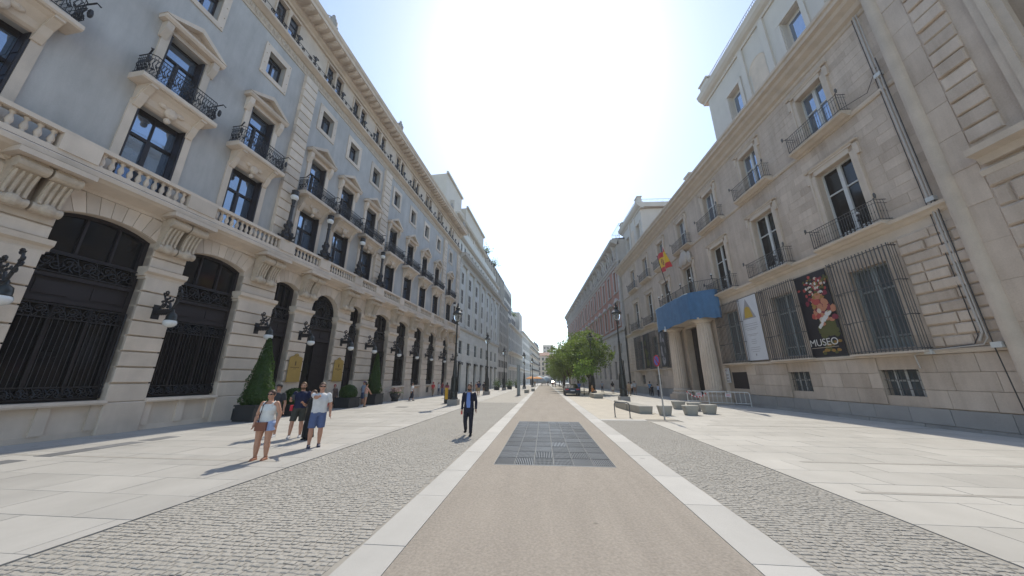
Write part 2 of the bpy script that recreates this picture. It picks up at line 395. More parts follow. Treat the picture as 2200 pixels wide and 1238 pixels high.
# ---------------------------------------------------------------- the hotel on the left
H_ = Bld(LF, 'hotel_building', 'long grey stucco hotel with cream stone arcade, pediments and iron balconies along the left side', 'building', 24.0)
U0, U1 = -6.0, 50.8
BAYS = [(-.3, 2.4, 'w'), (3.95, 6.75, 'w'), (8.2, 10.95, 'w'), (12.15, 14.9, 'w'), (16.95, 18.6, 'd'), (19.95, 22.6, 'm'), (24.05, 25.5, 'd'), (27.6, 30.1, 'w'), (31.65, 34.2, 'w'), (35.75, 38.25, 'w'), (39.9, 42.3, 'w'), (45.05, 47.2, 'a')]
def bay_arch(b):
    uc, hw = (b[0] + b[1]) / 2, (b[1] - b[0]) / 2
    if b[2] == 'm': return uc, hw, 6.5, hw * 0.99
    if b[2] == 'a': return uc, hw, 6.85, hw * 0.99
    return uc, hw, 7.5, 0.12 * hw + 0.17
# ground storey wall with arched openings
m = H_.mb(); holes = []
for b in BAYS:
    uc, hw, zs, rise = bay_arch(b); bot = 1.15 if b[2] == 'w' else -1.0
    holes.append((b[0], b[1], bot, zs + rise))
holed_wall(m, U0, U1, -1, 8.6, holes, 0.0, 0.55)
for b in BAYS:
    uc, hw, zs, rise = bay_arch(b); P, c = arc(uc, hw, zs, rise, 14); top = zs + rise
    for (x0, z0), (x1, z1) in zip(P[:-1], P[1:]):
        m.quad((x0, 0, z0), (x1, 0, z1), (x1, 0, top), (x0, 0, top)); m.quad((x0, 0, z0), (x0, -.55, z0), (x1, -.55, z1), (x1, 0, z1))
wallo = H_.part('ground_storey_wall', m, M['cream'])
m = H_.mb(); m.box(U0, U1, -14, -.62, -1, 26.6); H_.part('building_core', m, M['darkwood'])
m = H_.mb(); m.box(U0 - .02, U1 - .2, -13.9, -.02, 26.6, 27.0); H_.part('roof', m, M['slatecopper'])
# piers with stone courses, caps and consoles
piers = [(BAYS[i][1], BAYS[i + 1][0]) for i in range(len(BAYS) - 1)] + [(47.2, 50.75)]
cache = {}
def cm(key, fn):
    if key not in cache: cache[key] = fn()
    return cache[key]
def con_mesh():
    q = MB(-1); prof = [(0, 1.5), (.62, 1.5), (.68, 1.36), (.66, 1.2), (.5, 1.1), (.36, .8), (.26, .45), (.28, .2), (.2, .05), (.08, 0), (0, .05)]
    q.ext(prof, -.27, .27)
    for z_, d_, r_ in ((1.28, .56, .19), (.16, .2, .16)):
        q.add([(s_ * .33, d_ + r_ * math.cos(a * math.pi / 6), z_ + r_ * math.sin(a * math.pi / 6)) for s_ in (-1, 1) for a in range(12)],
              [(a, (a + 1) % 12, 12 + (a + 1) % 12, 12 + a) for a in range(12)] + [tuple(range(12))[::-1], tuple(range(12, 24))])
    for k in range(4):
        x = -.21 + .14 * k; q.tube([(x, .52, 1.08), (x, .39, .8), (x, .3, .45), (x, .3, .3)], .045, 5)
    q.ell((0, .3, .16), .2, .13, .2, 10, 6)
    for s_ in (-1, 1): q.ell((s_ * .3, .1, 1.5), .12, .1, .1, 8, 5)
    return q.mesh('console', M['relief'], smooth=False)
CON = con_mesh()
for a, b in piers:
    wd = b - a; x0 = a + .0; x1 = b - .0
    m = H_.mb(); m.bev(x0 - .03, x1 + .03, -.3, .16, -1, 1.05, .03); m.bev(x0 - .015, x1 + .015, -.3, .11, 1.06, 1.72, .03)
    pier = H_.part('pier', m, M['cream'])
    n = 7; hs = (6.02 - 1.78) / n
    def sm():
        q = MB(-1); q.bev(-wd / 2, wd / 2, -.3, .13, 0, hs - .055, .018); return q.mesh('stone', M['cream'])
    me = cm(('st', round(wd, 2)), sm)
    for k in range(n): H_.inst('stone', me, (a + b) / 2, 0, 1.78 + hs * k, pier)
    def sm2():
        q = MB(-1); q.bev(-wd / 2, wd / 2, -.3, .09, 0, .41, .018); return q.mesh('stone', M['cream'])
    me = cm(('st2', round(wd, 2)), sm2)
    for k in range(2): H_.inst('stone', me, (a + b) / 2, 0, 6.44 + .46 * k, pier)
    m = H_.mb(); m.ext([(-.3, 6.02), (.12, 6.02), (.14, 6.12), (.26, 6.2), (.28, 6.38), (.1, 6.42), (-.3, 6.42)], x0 - .12, x1 + .12); m.box(x0 - .05, x1 + .05, -.3, .12, 5.9, 6.018)
    H_.part('pier_cap', m, M['cream'], pier)
    for s_ in ((-.36, .36) if wd < 2.6 else (-wd / 2 + .55, wd / 2 - .55)): H_.inst('console', CON, (a + b) / 2 + s_, .05, 7.12, pier)
    m = H_.mb(); m.box((a + b) / 2 - .85, (a + b) / 2 + .85, 0, .98, 8.62, 8.8); H_.part('console_slab', m, M['cream'], pier)
# voussoirs
for b in BAYS[1:]:
    uc, hw, zs, rise = bay_arch(b); n = 7 if hw < 1 else 9
    P, c = arc(uc, hw, zs, rise, n); top = 8.5
    ar = H_.part('arch', H_.mb().box(uc - .01, uc + .01, -.4, -.39, 8.3, 8.4), M['cream'])
    for k in range(n):
        (x0, z0), (x1, z1) = P[k], P[k + 1]
        def out(x, z):
            dx, dz = x - c[0], z - c[1]; t = (top - c[1]) / dz if dz > .3 else 9; L = math.hypot(dx, dz)
            t = min(t, 1 + .85 / L); return x + dx * (t - 1), z + dz * (t - 1)
        q = [(x0, z0), (x1, z1), out(x1, z1), out(x0, z0)]; gx = sum(p[0] for p in q) / 4; gz_ = sum(p[1] for p in q) / 4
        q = [(gx + (x - gx) * .95, gz_ + (z - gz_) * .97) for x, z in q]
        m = H_.mb(); m.prism(q, -.1, .07); H_.part('voussoir', m, M['cream'], ar)
# window and door fillings of the arcade
def scroll_band(q, x0, x1, z0, z1, d, r=.012):
    h = z1 - z0; n = max(2, round((x1 - x0) / (h * .8))); st = (x1 - x0) / n
    for k in range(n):
        cx = x0 + st * (k + .5); cz = (z0 + z1) / 2
        q.tube(spiral((cx - st * .2, d, cz + h * .08), h * .33, 1.6, 12, rnd.uniform(0, 6), 1), r, 4)
        q.tube(spiral((cx + st * .22, d, cz - h * .1), h * .28, 1.5, 12, rnd.uniform(0, 6), -1), r, 4)
        q.tube([(cx - st / 2, d, z0 + .02), (cx - st * .1, d, cz), (cx + st * .1, d, z1 - .02), (cx + st / 2, d, z0 + .05)], r * .9, 4)
    q.box(x0, x1, d - .02, d + .02, z0, z0 + .04); q.box(x0, x1, d - .02, d + .02, z1 - .04, z1)
def fill_mesh(hw, typ, zs, rise):
    bot = 1.15 if typ == 'w' else -.4
    fr = MB(-1); x = hw
    P, c = arc(0, hw, zs, rise, 14)
    # frame: jambs, transom panel, arch strip, mullions
    fr.box(-x, -x + .14, -.52, -.3, bot, zs); fr.box(x - .14, x, -.52, -.3, bot, zs)
    fr.box(-x + .14, x - .14, -.5, -.24, 4.45, 4.6); fr.box(-x + .14, x - .14, -.5, -.34, 4.6, 5.3); fr.box(-x + .14, x - .14, -.5, -.22, 5.3, 5.44)
    fr.box(-x + .14, x - .14, -.5, -.26, 6.16, 6.24)
    for s_ in (-1, 1): fr.box(s_ * x * .5 - .3 * x, s_ * x * .5 + .3 * x, -.4, -.31, 4.72, 5.18)
    for (x0, z0), (x1, z1) in zip(P[:-1], P[1:]): fr.add([(x0, -.5, z0), (x1, -.5, z1), (x1, -.5, z1 - .12), (x0, -.5, z0 - .12), (x0, -.32, z0), (x1, -.32, z1), (x1, -.32, z1 - .12), (x0, -.32, z0 - .12)], [(0, 1, 2, 3), (4, 5, 6, 7), (3, 2, 6, 7)])
    for s_ in (-.33, .33): fr.box(s_ * x - .035, s_ * x + .035, -.5, -.36, 6.24, zs + rise * .8)
    if typ == 'w':
        fr.box(-x, x, -.52, -.28, bot, bot + .12)
        for s_ in (-.33, .33): fr.box(s_ * x - .04, s_ * x + .04, -.5, -.36, bot, 4.45)
    elif typ in 'da':
        for s_ in (-.5, .5):
            for z0, z1 in ((-.2, .9), (1.0, 2.6), (2.7, 4.3)): fr.box(s_ * x - .36 * x, s_ * x + .36 * x, -.5, -.4, z0, z1)
    pa_ = MB(-1)
    pts = [(-x, -.46, bot), (x, -.46, bot)] + [(px, -.46, pz) for px, pz in P[::-1]]
    pa_.quad(*pts)
    gr = MB(-1)
    scroll_band(gr, -x + .14, x - .14, 5.46, 6.14, -.2, .018)
    if typ == 'w':
        n = int(2 * x / .13)
        for k in range(1, n):
            xx = -x + 2 * x * k / n; gr.tube([(xx, -.18, bot + .45), (xx, -.18, 4.0)], .011, 4)
            if k % 2 == 0: gr.tube([(xx, -.18, bot + .45), (xx + .05, -.08, bot + .3), (xx + .02, -.04, bot + .16), (xx, -.12, bot + .1)], .012, 4)
        scroll_band(gr, -x + .05, x - .05, 3.9, 4.4, -.18, .014); scroll_band(gr, -x + .05, x - .05, bot + .08, bot + .5, -.14, .016)
        for s_ in (-1, 1): gr.tube([(s_ * (x - .05), -.18, bot + .1), (s_ * (x - .05), -.18, 4.4)], .025, 5)
    elif typ == 'm':
        for rr in (.9, .62, .34):
            Q, c2 = arc(0, hw * rr, zs, hw * rr * .98, 10); gr.tube([(a, -.25, b) for a, b in Q], .02, 4)
        for k in range(9):
            a = math.pi * (k + .5) / 9; gr.tube(spiral((.75 * hw * math.cos(a), -.25, zs + .75 * hw * math.sin(a)), .2, 1.5, 10, a), .016, 4); gr.tube(spiral((.47 * hw * math.cos(a), -.25, zs + .47 * hw * math.sin(a)), .14, 1.4, 9, -a, -1), .016, 4)
    return fr.mesh('arcade_window' if typ == 'w' else 'arcade_door', M['darkwood']), pa_.mesh('pane', M['darkglass']), gr.mesh('grille', M['iron'])
for b in BAYS:
    uc, hw, zs, rise = bay_arch(b)
    fr, pn, gr = cm(('fill', round(hw, 2), b[2], round(zs, 2)), lambda: fill_mesh(hw, b[2], zs, rise))
    if b[2] == 'm':   # open entrance under the tympanum
        pass
    o = H_.inst('arcade_window' if b[2] == 'w' else 'entrance_door', fr, uc, 0, 0)
    link('pane', pn, o); link('grille', gr, o)
    m = H_.mb()
    if b[2] == 'w':
        m.ext([(-.5, 1.0), (.2, 1.0), (.22, 1.06), (.2, 1.15), (-.5, 1.16)], b[0] - .02, b[1] + .02); m.box(b[0], b[1], -.3, .03, -1, .12)
        for k in range(3): m.box(b[0] + (hw * 2 - .3) * k / 2, b[0] + .3 + (hw * 2 - .3) * k / 2, -.3, .07, .12, 1.0)
        H_.part('sill', m, M['cream'])
m = H_.mb()   # door leaf half open in the main doorway, bars of a rolled curtain
for k in range(14): m.box(21.2 + k * .1, 21.26 + k * .1, -.4, -.34, -.3, 4.4)
H_.part('door_leaf', m, M['darkwood'])
# cornice and balustrade
m = H_.mb(); m.ext([(0, 8.5), (.1, 8.5), (.12, 8.64), (.3, 8.7), (.62, 8.8), (.7, 8.86), (.78, 8.9), (.8, 9.06), (.72, 9.12), (0, 9.14)], U0, U1 - .05); H_.part('cornice', m, M['cream'])
bal = H_.part('balustrade', H_.mb().box(U0, U1 - .1, .42, .72, 9.14, 9.32).box(U0, U1 - .1, .4, .74, 9.9, 10.04).box(U0, U1 - .1, .46, .68, 10.04, 10.08), M['cream'])
def balu():
    q = MB(-1); q.lathe([(.085, 0), (.085, .05), (.05, .07), (.06, .12), (.088, .2), (.08, .28), (.045, .4), (.038, .46), (.07, .5), (.075, .58)], (0, 0, 0), 9); return q.mesh('baluster', M['cream'], smooth=True)
BM = balu()
ped = [(7.35, 8.3), (11.15, 12.3), (15.95, 17.0), (19.25, 20.2), (23.1, 24.1), (26.2, 27.4), (30.5, 31.4), (34.6, 35.5), (38.7, 39.6), (43.2, 44.6), (48.0, 50.7)]
PED = [(-.9, .2), (3.3, 4.3)] + ped
for a, b in PED: H_.part('pedestal', H_.mb().box(a, b, .38, .76, 9.3, 9.92), M['cream'], bal)
for (a0, a), (b, b1) in zip(PED[1:-1], PED[2:]):
    n = max(3, round((b - a) / .27))
    for k in range(n): H_.inst('baluster', BM, a + (b - a) * (k + .5) / n, .57, 9.32, bal)
# upper wall
UC = [1.0, 5.35, 9.85, 13.8, 18.35, 21.6, 25.0, 29.05, 33.0, 37.0, 41.2, 46.4]
R1, R2, R3, R4 = (9.2, 13.0), (13.95, 17.0), (19.75, 21.35), (23.75, 25.6)
m = H_.mb(); holes = []
for i, u in enumerate(UC): holes += [(u - .88, u + .88, *R1), (u - .72, u + .72, *R2), (u - .58, u + .58, *R3)]
holed_wall(m, U0, U1, 8.9, 22.45, holes, 0.0, .45); H_.part('upper_wall', m, M['stucco'])
m = H_.mb(); holes = []
for u in UC:
    for s_ in (-1, 1): holes.append((u + s_ * .5 - .37, u + s_ * .5 + .37, *R4))
holed_wall(m, U0, U1, 23.1, 26.4, holes, -.1, .3); H_.part('top_storey_wall', m, M['cream'])
def win(hw, h, kind, dark):
    """opening lining, frame bars and pane; origin at the sill centre on the wall plane"""
    f = MB(-1); fw = .09; d0, d1 = -.43, -.34
    f.box(-hw, -hw + fw, d0, d1, 0, h); f.box(hw - fw, hw, d0, d1, 0, h); f.box(-hw + fw, hw - fw, d0, d1, h - fw, h); f.box(-hw + fw, hw - fw, d0, d1, 0, fw)
    if kind == 'tall':
        f.box(-hw + fw, hw - fw, d0, d1 + .02, h * .66, h * .66 + .12); f.box(-.08, .08, d0, d1 + .03, 0, h * .66); f.box(-.03, .03, d0, d1, 0, h)
        f.prism([(-hw + fw, h - fw), (hw - fw, h - fw), (hw - fw, h - .22), (.25, h - .22), (0, h - .36), (-.25, h - .22), (-hw + fw, h - .22)], d0, d1 - .02)
    elif kind == 'mid': f.box(-hw + fw, hw - fw, d0, d1 + .02, h * .7, h * .7 + .09); f.box(-.06, .06, d0, d1 + .02, 0, h * .7)
    elif kind == 'small': f.box(-.05, .05, d0, d1 + .01, 0, h * .8); f.box(-hw + fw, hw - fw, d0, d1, h * .8, h * .8 + .06)
    else: f.box(-hw + fw, hw - fw, d0, d1, h * .72, h * .72 + .05)
    p = MB(-1); p.quad((-hw, -.4, 0), (hw, -.4, 0), (hw, -.4, h), (-hw, -.4, h))
    return f.mesh('window', dark), p.mesh('pane', M['glass'])
def shutter_mesh(h, dep):
    q = MB(-1); q.box(-.03, .03, -.33, dep, 0, h)
    n = 4
    for k in range(n): q.box(-.045, .045, -.28, dep - .05, h * (k + .08) / n, h * (k + .9) / n)
    return q.mesh('shutter', M['darkwood'])
W1, W2, W3, W4 = win(.88, 3.8, 'tall', M['darkwood']), win(.72, 3.05, 'mid', M['darkwood']), win(.58, 1.6, 'small', M['darkwood']), win(.37, 1.85, 'tiny', M['darkwood'])
SH1, SH2 = shutter_mesh(3.75, .06), shutter_mesh(3.0, .04)
q = MB(-1)
for s_ in (-1, 1): q.box(s_ * 1.0 - .13, s_ * 1.0 + .13, -.05, .07, 0, 3.8)
S1 = q.mesh('surround', M['cream'])
# balcony with its bracket
q = MB(-1)
q.ext([(0, .0), (.75, .0), (.8, .06), (.8, .2), (.74, .26), (0, .28)], -1.42, 1.42)
q.ext([(0, -.72), (.1, -.7), (.2, -.62), (.28, -.4), (.5, -.14), (.66, -.04), (.66, -.002), (0, -.002)], -1.1, 1.1)
for s_ in (-1, 1):
    q.ext([(0, -.98), (.12, -.96), (.26, -.7), (.36, -.4), (.62, -.12), (.72, -.1), (.72, -.003), (0, -.003)], s_ * .95 - .12, s_ * .95 + .12)
q.ell((0, .3, -.5), .24, .16, .26, 9, 6); q.ell((-.3, .3, -.36), .2, .12, .12, 8, 5); q.ell((.3, .3, -.36), .2, .12, .12, 8, 5); q.ell((0, .22, -.86), .12, .12, .14, 8, 5)
BALC = q.mesh('balcony', M['cream'])
def rail_mesh(hw, d, h, bars=False):
    q = MB(-1); path = [(-hw, 0), (-hw, d - .15), (-hw + .15, d), (hw - .15, d), (hw, d - .15), (hw, 0)]
    for z_ in (.05, h * .82, h): q.tube([(a, b, z_) for a, b in path], .022 if z_ == h else .015, 5)
    for (a0, b0), (a1, b1) in zip(path[:-1], path[1:]):
        L = math.hypot(a1 - a0, b1 - b0); n = max(1, round(L / .1))
        for k in range(n):
            t = (k + .5) / n; x, y = a0 + (a1 - a0) * t, b0 + (b1 - b0) * t; dx, dy = (b1 - b0) / L * .0, 0
            q.tube([(x, y, .05), (x, y, h)], .009, 4)
            q.tube([(x - .04, y + .0, .1), (x + .06, y + .05, h * .3), (x - .05, y + .06, h * .5), (x + .04, y + .02, h * .8)], .016, 4)
            q.ell((x, y + .05, h * (.28 if k % 2 else .45)), .045, .03, .06, 5, 4)
    for x in (-hw, hw):
        q.tube([(x, d * .7, h), (x * 1.06, d * 1.1, h + .12), (x * 1.12, d * 1.2, h + .02)], .03, 5); q.ell((x * 1.05, d, h * .6), .08, .08, .2, 6, 5)
    return q.mesh('railing', M['iron'])
RAIL = rail_mesh(1.34, .72, 1.0)
# pediment and surround of the second row
q = MB(-1)
for s_ in (-1, 1):
    q.box(s_ * .87 - .14, s_ * .87 + .14, -.05, .09, 0, 3.05); q.ext([(0, 2.5), (.1, 2.5), (.16, 2.62), (.3, 2.95), (.32, 3.3), (0, 3.3)], s_ * .98 - .13, s_ * .98 + .13)
q.box(-1.0, 1.0, 0, .1, 3.06, 3.32)
S2 = q.mesh('surround', M['cream'])
q = MB(-1)
q.ext([(0, 3.32), (.34, 3.32), (.42, 3.42), (.44, 3.52), (0, 3.54)], -1.28, 1.28)
q.prism([(-1.1, 3.54), (1.1, 3.54), (0, 4.1)], 0, .12)
for s_ in (-1, 1): q.prism([(s_ * 1.3, 3.541), (s_ * 1.0, 3.541), (0, 4.08), (0, 4.34)], .0, .46 + .004 * s_)
PEDI = q.mesh('pediment', M['cream'])
q = MB(-1)
for a, b, c, e in ((-.9, -.58, -.28, 2.0), (.58, .9, -.28, 2.0), (-.58, .58, -.28, 0), (-.58, .58, 1.6, 2.0)): q.box(a, b, -.05, .06 , c, e)
for a in (-.78, .78):
    for c in (-.16, .5, 1.2, 1.86): q.lathe([(.035, 0), (.02, .03)], (a, .075, c), 6)
S3 = q.mesh('surround', M['cream'])
q = MB(-1); q.lathe([(.13, 0), (.13, .1), (.095, .14), (.085, 1.5), (.13, 1.58), (.15, 1.8)], (0, -.02, 0), 10); q.box(-.95, -.88, -.12, .0, -.05, 1.9); q.box(.88, .95, -.12, .0, -.05, 1.9); q.box(-.98, .98, -.12, .03, 1.86, 2.0)
COLM = q.mesh('column_surround', M['cream'], smooth=False)
for i, u in enumerate(UC):
    if i == 0: continue
    for (W, z, shm, dd, sr) in ((W1, R1[0], SH1, .88, S1), (W2, R2[0], SH2, .72, S2), (W3, R3[0], None, .58, S3)):
        o = H_.inst('window', W[0], u, 0, z); link('pane', W[1], o)
        link('surround', sr, o)
        if shm:
            for s_ in (-1, 1): link('shutter', shm, o, (s_ * (dd - .05), 0, 0))
        if W is W2: link('pediment', PEDI, o)
    bo = H_.inst('balcony', BALC, u, 0, 13.68); link('railing', RAIL, bo, (0, 0, .28))
    for s_ in (-1, 1):
        o = H_.inst('window', W4[0], u + s_ * .5, .1, R4[0]); link('pane', W4[1], o)
    H_.inst('column_surround', COLM, u, 0, R4[0])
# quoined pilasters
q = MB(-1); q.bev(-.52, .52, -.05, .24, 0, .55, .02); QS = q.mesh('stone', M['cream'])
for u, s_ in ((16.25, 1), (26.85, 1.1), (43.7, 1.1), (50.15, 1.15)):
    pl_ = H_.part('pilaster', H_.mb().box(u - .5 * s_, u + .5 * s_, -.02, .16, 9.0, 22.4), M['cream'])
    for k in range(22): 
        o = H_.inst('stone', QS, u, 0, 9.05 + .607 * k, pl_); o.scale = (s_, 1, 1)
# carved band, ledge, railing, cornice with modillions
m = H_.mb(); m.box(U0, U1 - .02, -.02, .05, 22.45, 23.08); H_.part('carved_band', m, M['relief'])
q = MB(-1)
for k in range(3): q.ell((-.3 + .3 * k, .05, 0), .11, .06, .17, 7, 5); q.ell((-.15 + .3 * k, .05, .05), .05, .05, .2, 6, 4)
LEAFB = q.mesh('carved_leaf', M['relief'])
for k in range(int((U1 + 2) / .9)): H_.inst('carved_leaf', LEAFB, -1.5 + .9 * k, 0, 22.76)
m = H_.mb(); m.ext([(0, 23.08), (.12, 23.08), (.3, 23.2), (.42, 23.26), (.44, 23.4), (-.1, 23.42)], U0, U1 - .03); H_.part('ledge', m, M['cream'])
q = MB(-1)
for z_ in (.1, .45): q.tube([(-.75, .3, z_), (.75, .3, z_)], .02, 4)
for s_ in (-1, 0, 1): q.tube(spiral((s_ * .45, .3, .28), .17, 1.6, 11, s_, 1 if s_ else -1), .03, 4)
q.tube([(0, .3, 0), (0, .3, .95)], .03, 5); q.ell((0, .3, .72), .12, .09, .22, 6, 5); q.tube(spiral((.14, .3, .85), .12, 1.2, 8), .03, 4); q.tube(spiral((-.14, .3, .7), .12, 1.2, 8, 3, -1), .03, 4)
LR = q.mesh('ledge_railing', M['iron'])
for k in range(int(U1 / 1.5)): H_.inst('ledge_railing', LR, 1.0 + 1.5 * k, 0, 23.42)
m = H_.mb(); m.ext([(-.12, 25.95), (.05, 25.95), (.08, 26.1), (.3, 26.2), (.34, 26.45), (.4, 26.5), (1.2, 26.55), (1.22, 26.78), (1.32, 26.86), (1.4, 27.06), (1.3, 27.1), (-.12, 27.12)], U0, U1 + .15); cor = H_.part('main_cornice', m, M['cream'])
q = MB(-1); q.ext([(.3, 0), (.36, -.06), (.6, -.1), (.95, -.06), (1.1, 0.02), (1.1, .12), (.3, .12)], -.16, .16); q.ell((0, .75, -.1), .13, .2, .06, 7, 4); MOD = q.mesh('modillion', M['cream'])
for k in range(int((U1 - 1) / .62)): H_.inst('modillion', MOD, 1.2 + .62 * k, 0, 26.42, cor)
for u in (1.5, 8.0, 16.3, 26.85, 43.7, 50.0):   # roof urns
    p = LF.w(u, .75, 27.12); t = thing('roof_urn', {1.5: 'stone urn on the cornice above the first windows of the grey hotel', 8.0: 'stone urn on the hotel cornice above the balcony with trailing iron', 16.3: 'stone urn on the hotel cornice above the first quoined pilaster', 26.85: 'stone urn on the hotel cornice above the second quoined pilaster', 43.7: 'stone urn on the hotel cornice above the third quoined pilaster', 50.0: 'stone urn on the hotel cornice beside the pale bank building'}[u], 'roof urn', p, LF.rot, 'urns along the hotel cornice')
    q = MB(); q.box(-.35, .35, -.35, .35, 0, .3); link('pedestal', q.mesh('pedestal', M['granite']), t)
    q = MB(); q.lathe([(.16, .3), (.1, .42), (.3, .7), (.36, 1.0), (.2, 1.2), (.24, 1.3), (.1, 1.45), (.14, 1.6), (.02, 1.8)], (0, 0, 0), 10)
    for s_ in (-1, 1): q.tube([(s_ * .3, 0, .75), (s_ * .52, 0, 1.0), (s_ * .25, 0, 1.25)], .05, 5)
    link('urn', q.mesh('urn', M['granite'], smooth=True), t)
# two small low windows under sills, brass plates
for u in (28.3, 32.4, 36.5, 40.6):
    m = H_.mb(); m.box(u - .4, u + .4, .03, .045, .2, .82); H_.part('basement_vent', m, M['darkwood'])
def plaque(u, label):
    p = LF.w(u, .15, 1.78); t = thing('brass_plaque', label, 'plaque', p, LF.rot, 'brass plaques beside the hotel door')
    q = MB(-1); q.prism([(-.48, 0), (.48, 0), (.48, 1.4), (.38, 1.48), (.2, 1.5), (.1, 1.62), (0, 1.66), (-.1, 1.62), (-.2, 1.5), (-.38, 1.48), (-.48, 1.4)], 0, .05); link('plate', q.mesh('plate', M['brass']), t)
    q = MB(-1); q.box(-.52, .52, 0, .08, -.08, 0.0); q.tube([(-.49, .05, 0), (-.49, .05, 1.42)], .025, 5); q.tube([(.49, .05, 0), (.49, .05, 1.42)], .025, 5); q.tube(spiral((0, .05, 1.55), .13, 1.3, 10), .03, 4)
    link('frame', q.mesh('frame', M['brass']), t)
    q = MB(-1); q.box(-.045, .045, .05, .056, .95, 1.16); q.prism([(-.07, .93), (.07, .93), (.0, .99)], .05, .057); q.ell((0, .05, 1.18), .03, .01, .03, 6, 4); link('emblem', q.mesh('emblem', M['brassdark']), t)
    q = MB(-1)
    for k in range(11): q.box(-.34 + .062 * k, -.298 + .062 * k, .05, .055, .78, .83)
    for k in range(4): q.box(-.1 + .055 * k, -.065 + .055 * k, .05, .055, .7, .73)
    link('lettering', q.mesh('lettering', M['brassdark']), t)
plaque(19.27, 'gilded brass plaque on the pier left of the hotel entrance'); plaque(23.35, 'gilded brass plaque on the pier right of the hotel entrance')
# wall lanterns
def lantern_tree():
    t = link('wall_lantern', None)
    q = MB(-1); q.box(-.05, .05, -.02, .9, -.045, .045)
    for k in range(8):
        for s_ in (-1, 1): q.prism([(-.02 + 0 * k, s_ * .05), (.1, s_ * .05), (.04, s_ * .14)], .06 + .1 * k, .11 + .1 * k)
    for k in range(9): q.ell((0, .03 + .1 * k, .07), .05, .055, .05, 6, 4); q.ell((0, .03 + .1 * k, -.07), .05, .055, .05, 6, 4)
    q.box(-.14, .14, -.02, .04, -.3, .3); link('arm', q.mesh('arm', M['iron']), t)
    q = MB(-1)
    def sp(c, r, tn, a0, sg): return [(0.0, c[0] + r * (1 - .85 * k / 12) * math.cos(a0 + sg * 6.283 * tn * k / 12), c[1] + r * (1 - .85 * k / 12) * math.sin(a0 + sg * 6.283 * tn * k / 12)) for k in range(13)]
    q.tube([(0, .75, .05), (0, .62, .35), (0, .35, .5), (0, .2, .75)], [.05, .045, .04, .03], 6); q.tube(sp((.3, .82), .14, 1.4, 3, 1), .035, 5)
    q.tube([(0, .8, .1), (0, .95, .45), (0, 1.05, .8), (0, 1.0, 1.0)], [.05, .045, .04, .03], 6); q.tube(sp((.93, 1.02), .12, 1.3, 0, -1), .035, 5)
    q.tube(sp((.3, .3), .15, 1.4, 1.5, -1), .035, 5); q.tube(sp((1.1, .62), .12, 1.3, 2, 1), .03, 5); q.tube([(0, .1, .05), (0, .2, .25), (0, .45, .3), (0, .7, .2)], .03, 5)
    for y, z in ((.42, .55), (.62, .45), (.9, .35), (1.0, .72), (.22, .45), (.55, .2)): q.ell((0, y, z), .03, .09, .06, 6, 4); q.ell((.04, y + .05, z + .06), .03, .05, .08, 5, 4)
    link('scrollwork', q.mesh('scrollwork', M['iron']), t)
    q = MB(-1); q.lathe([(.03, .1), (.05, -.02), (.09, -.06), (.15, -.12), (.17, -.24), (.17, -.34), (.2, -.38), (.1, -.39)], (0, .9, 0), 12); link('hood', q.mesh('hood', M['lamp'], smooth=True), t)
    q = MB(-1); q.ell((0, .9, -.48), .225, .225, .19, 14, 8); link('globe', q.mesh('globe', M['globe'], smooth=True), t)
    return t
lt = lantern_tree(); first = True
ORD = ['leftmost, beside the first big grilled window', 'on the pier between the two big grilled windows', 'on the broad pier above the tall clipped cone', 'on the pier with the left brass plaque', 'on the pier with the right brass plaque', 'on the pier behind the farther clipped cone', 'on the pier left of the flower pot', 'on the pier right of the flower pot', 'on the pier behind the long-skirted woman', 'on the pier left of the pointed arch door', 'right of the pointed arch door']
for u, s_ in zip((7.45, 11.6, 16.2, 19.3, 23.35, 26.55, 30.9, 35.0, 39.1, 43.7, 48.6), ORD):
    o = lt if first else copy_tree(lt); first = False
    o.location = LF.w(u, .1, 4.62); o.rotation_euler = (0, 0, LF.rot)
    tag(o, 'black iron wall lantern with white globe, ' + s_, 'wall lantern', 'wall lanterns on the hotel arcade')
# terrace lamps on the balustrade
t0 = link('terrace_lamp', None)
q = MB(); q.lathe([(.3, 0), (.26, .12), (.3, .2), (.2, .42), (.24, .55), (.17, .75), (.2, .9), (.13, 1.1), (.16, 1.25), (.1, 1.4), (.09, 2.3), (.12, 2.36), (.08, 2.44), (.12, 2.72), (.14, 2.78)], (0, 0, 0), 10)
for k in range(10):
    a = k * 2.4; z_ = .1 + .12 * k; rr = .34 - .022 * k; q.ell((rr * math.cos(a), rr * math.sin(a), z_), .09, .09, .15, 6, 4)
for k in range(4): q.tube([(.16 * math.cos(k * 1.57), .16 * math.sin(k * 1.57), .5), (.5 * math.cos(k * 1.57), .5 * math.sin(k * 1.57), .1), (.6 * math.cos(k * 1.57), .6 * math.sin(k * 1.57), .2)], .06, 5)
link('shaft', q.mesh('shaft', M['iron']), t0)
q = MB(); q.ell((0, 0, 2.98), .23, .23, .23, 14, 9); link('globe', q.mesh('globe', M['globe'], smooth=True), t0)
q = MB(); q.lathe([(.2, 3.1), (.22, 3.2), (.2, 3.36), (.22, 3.42), (.15, 3.48)], (0, 0, 0), 12); link('cap', q.mesh('cap', M['iron']), t0)
for i, (u, s_) in enumerate(((16.4, 'at the first quoined pilaster'), (19.65, 'between the first and second windows past the quoins'), (23.6, 'in front of the third window past the quoins'), (26.8, 'at the second quoined pilaster'), (47.8, 'at the far end beside the bank'))):
    o = t0 if i == 0 else copy_tree(t0); o.location = LF.w(u, .57, 10.03)
    tag(o, 'black terrace lamp with white globe ' + s_, 'terrace lamp', 'terrace lamps on the hotel balustrade')
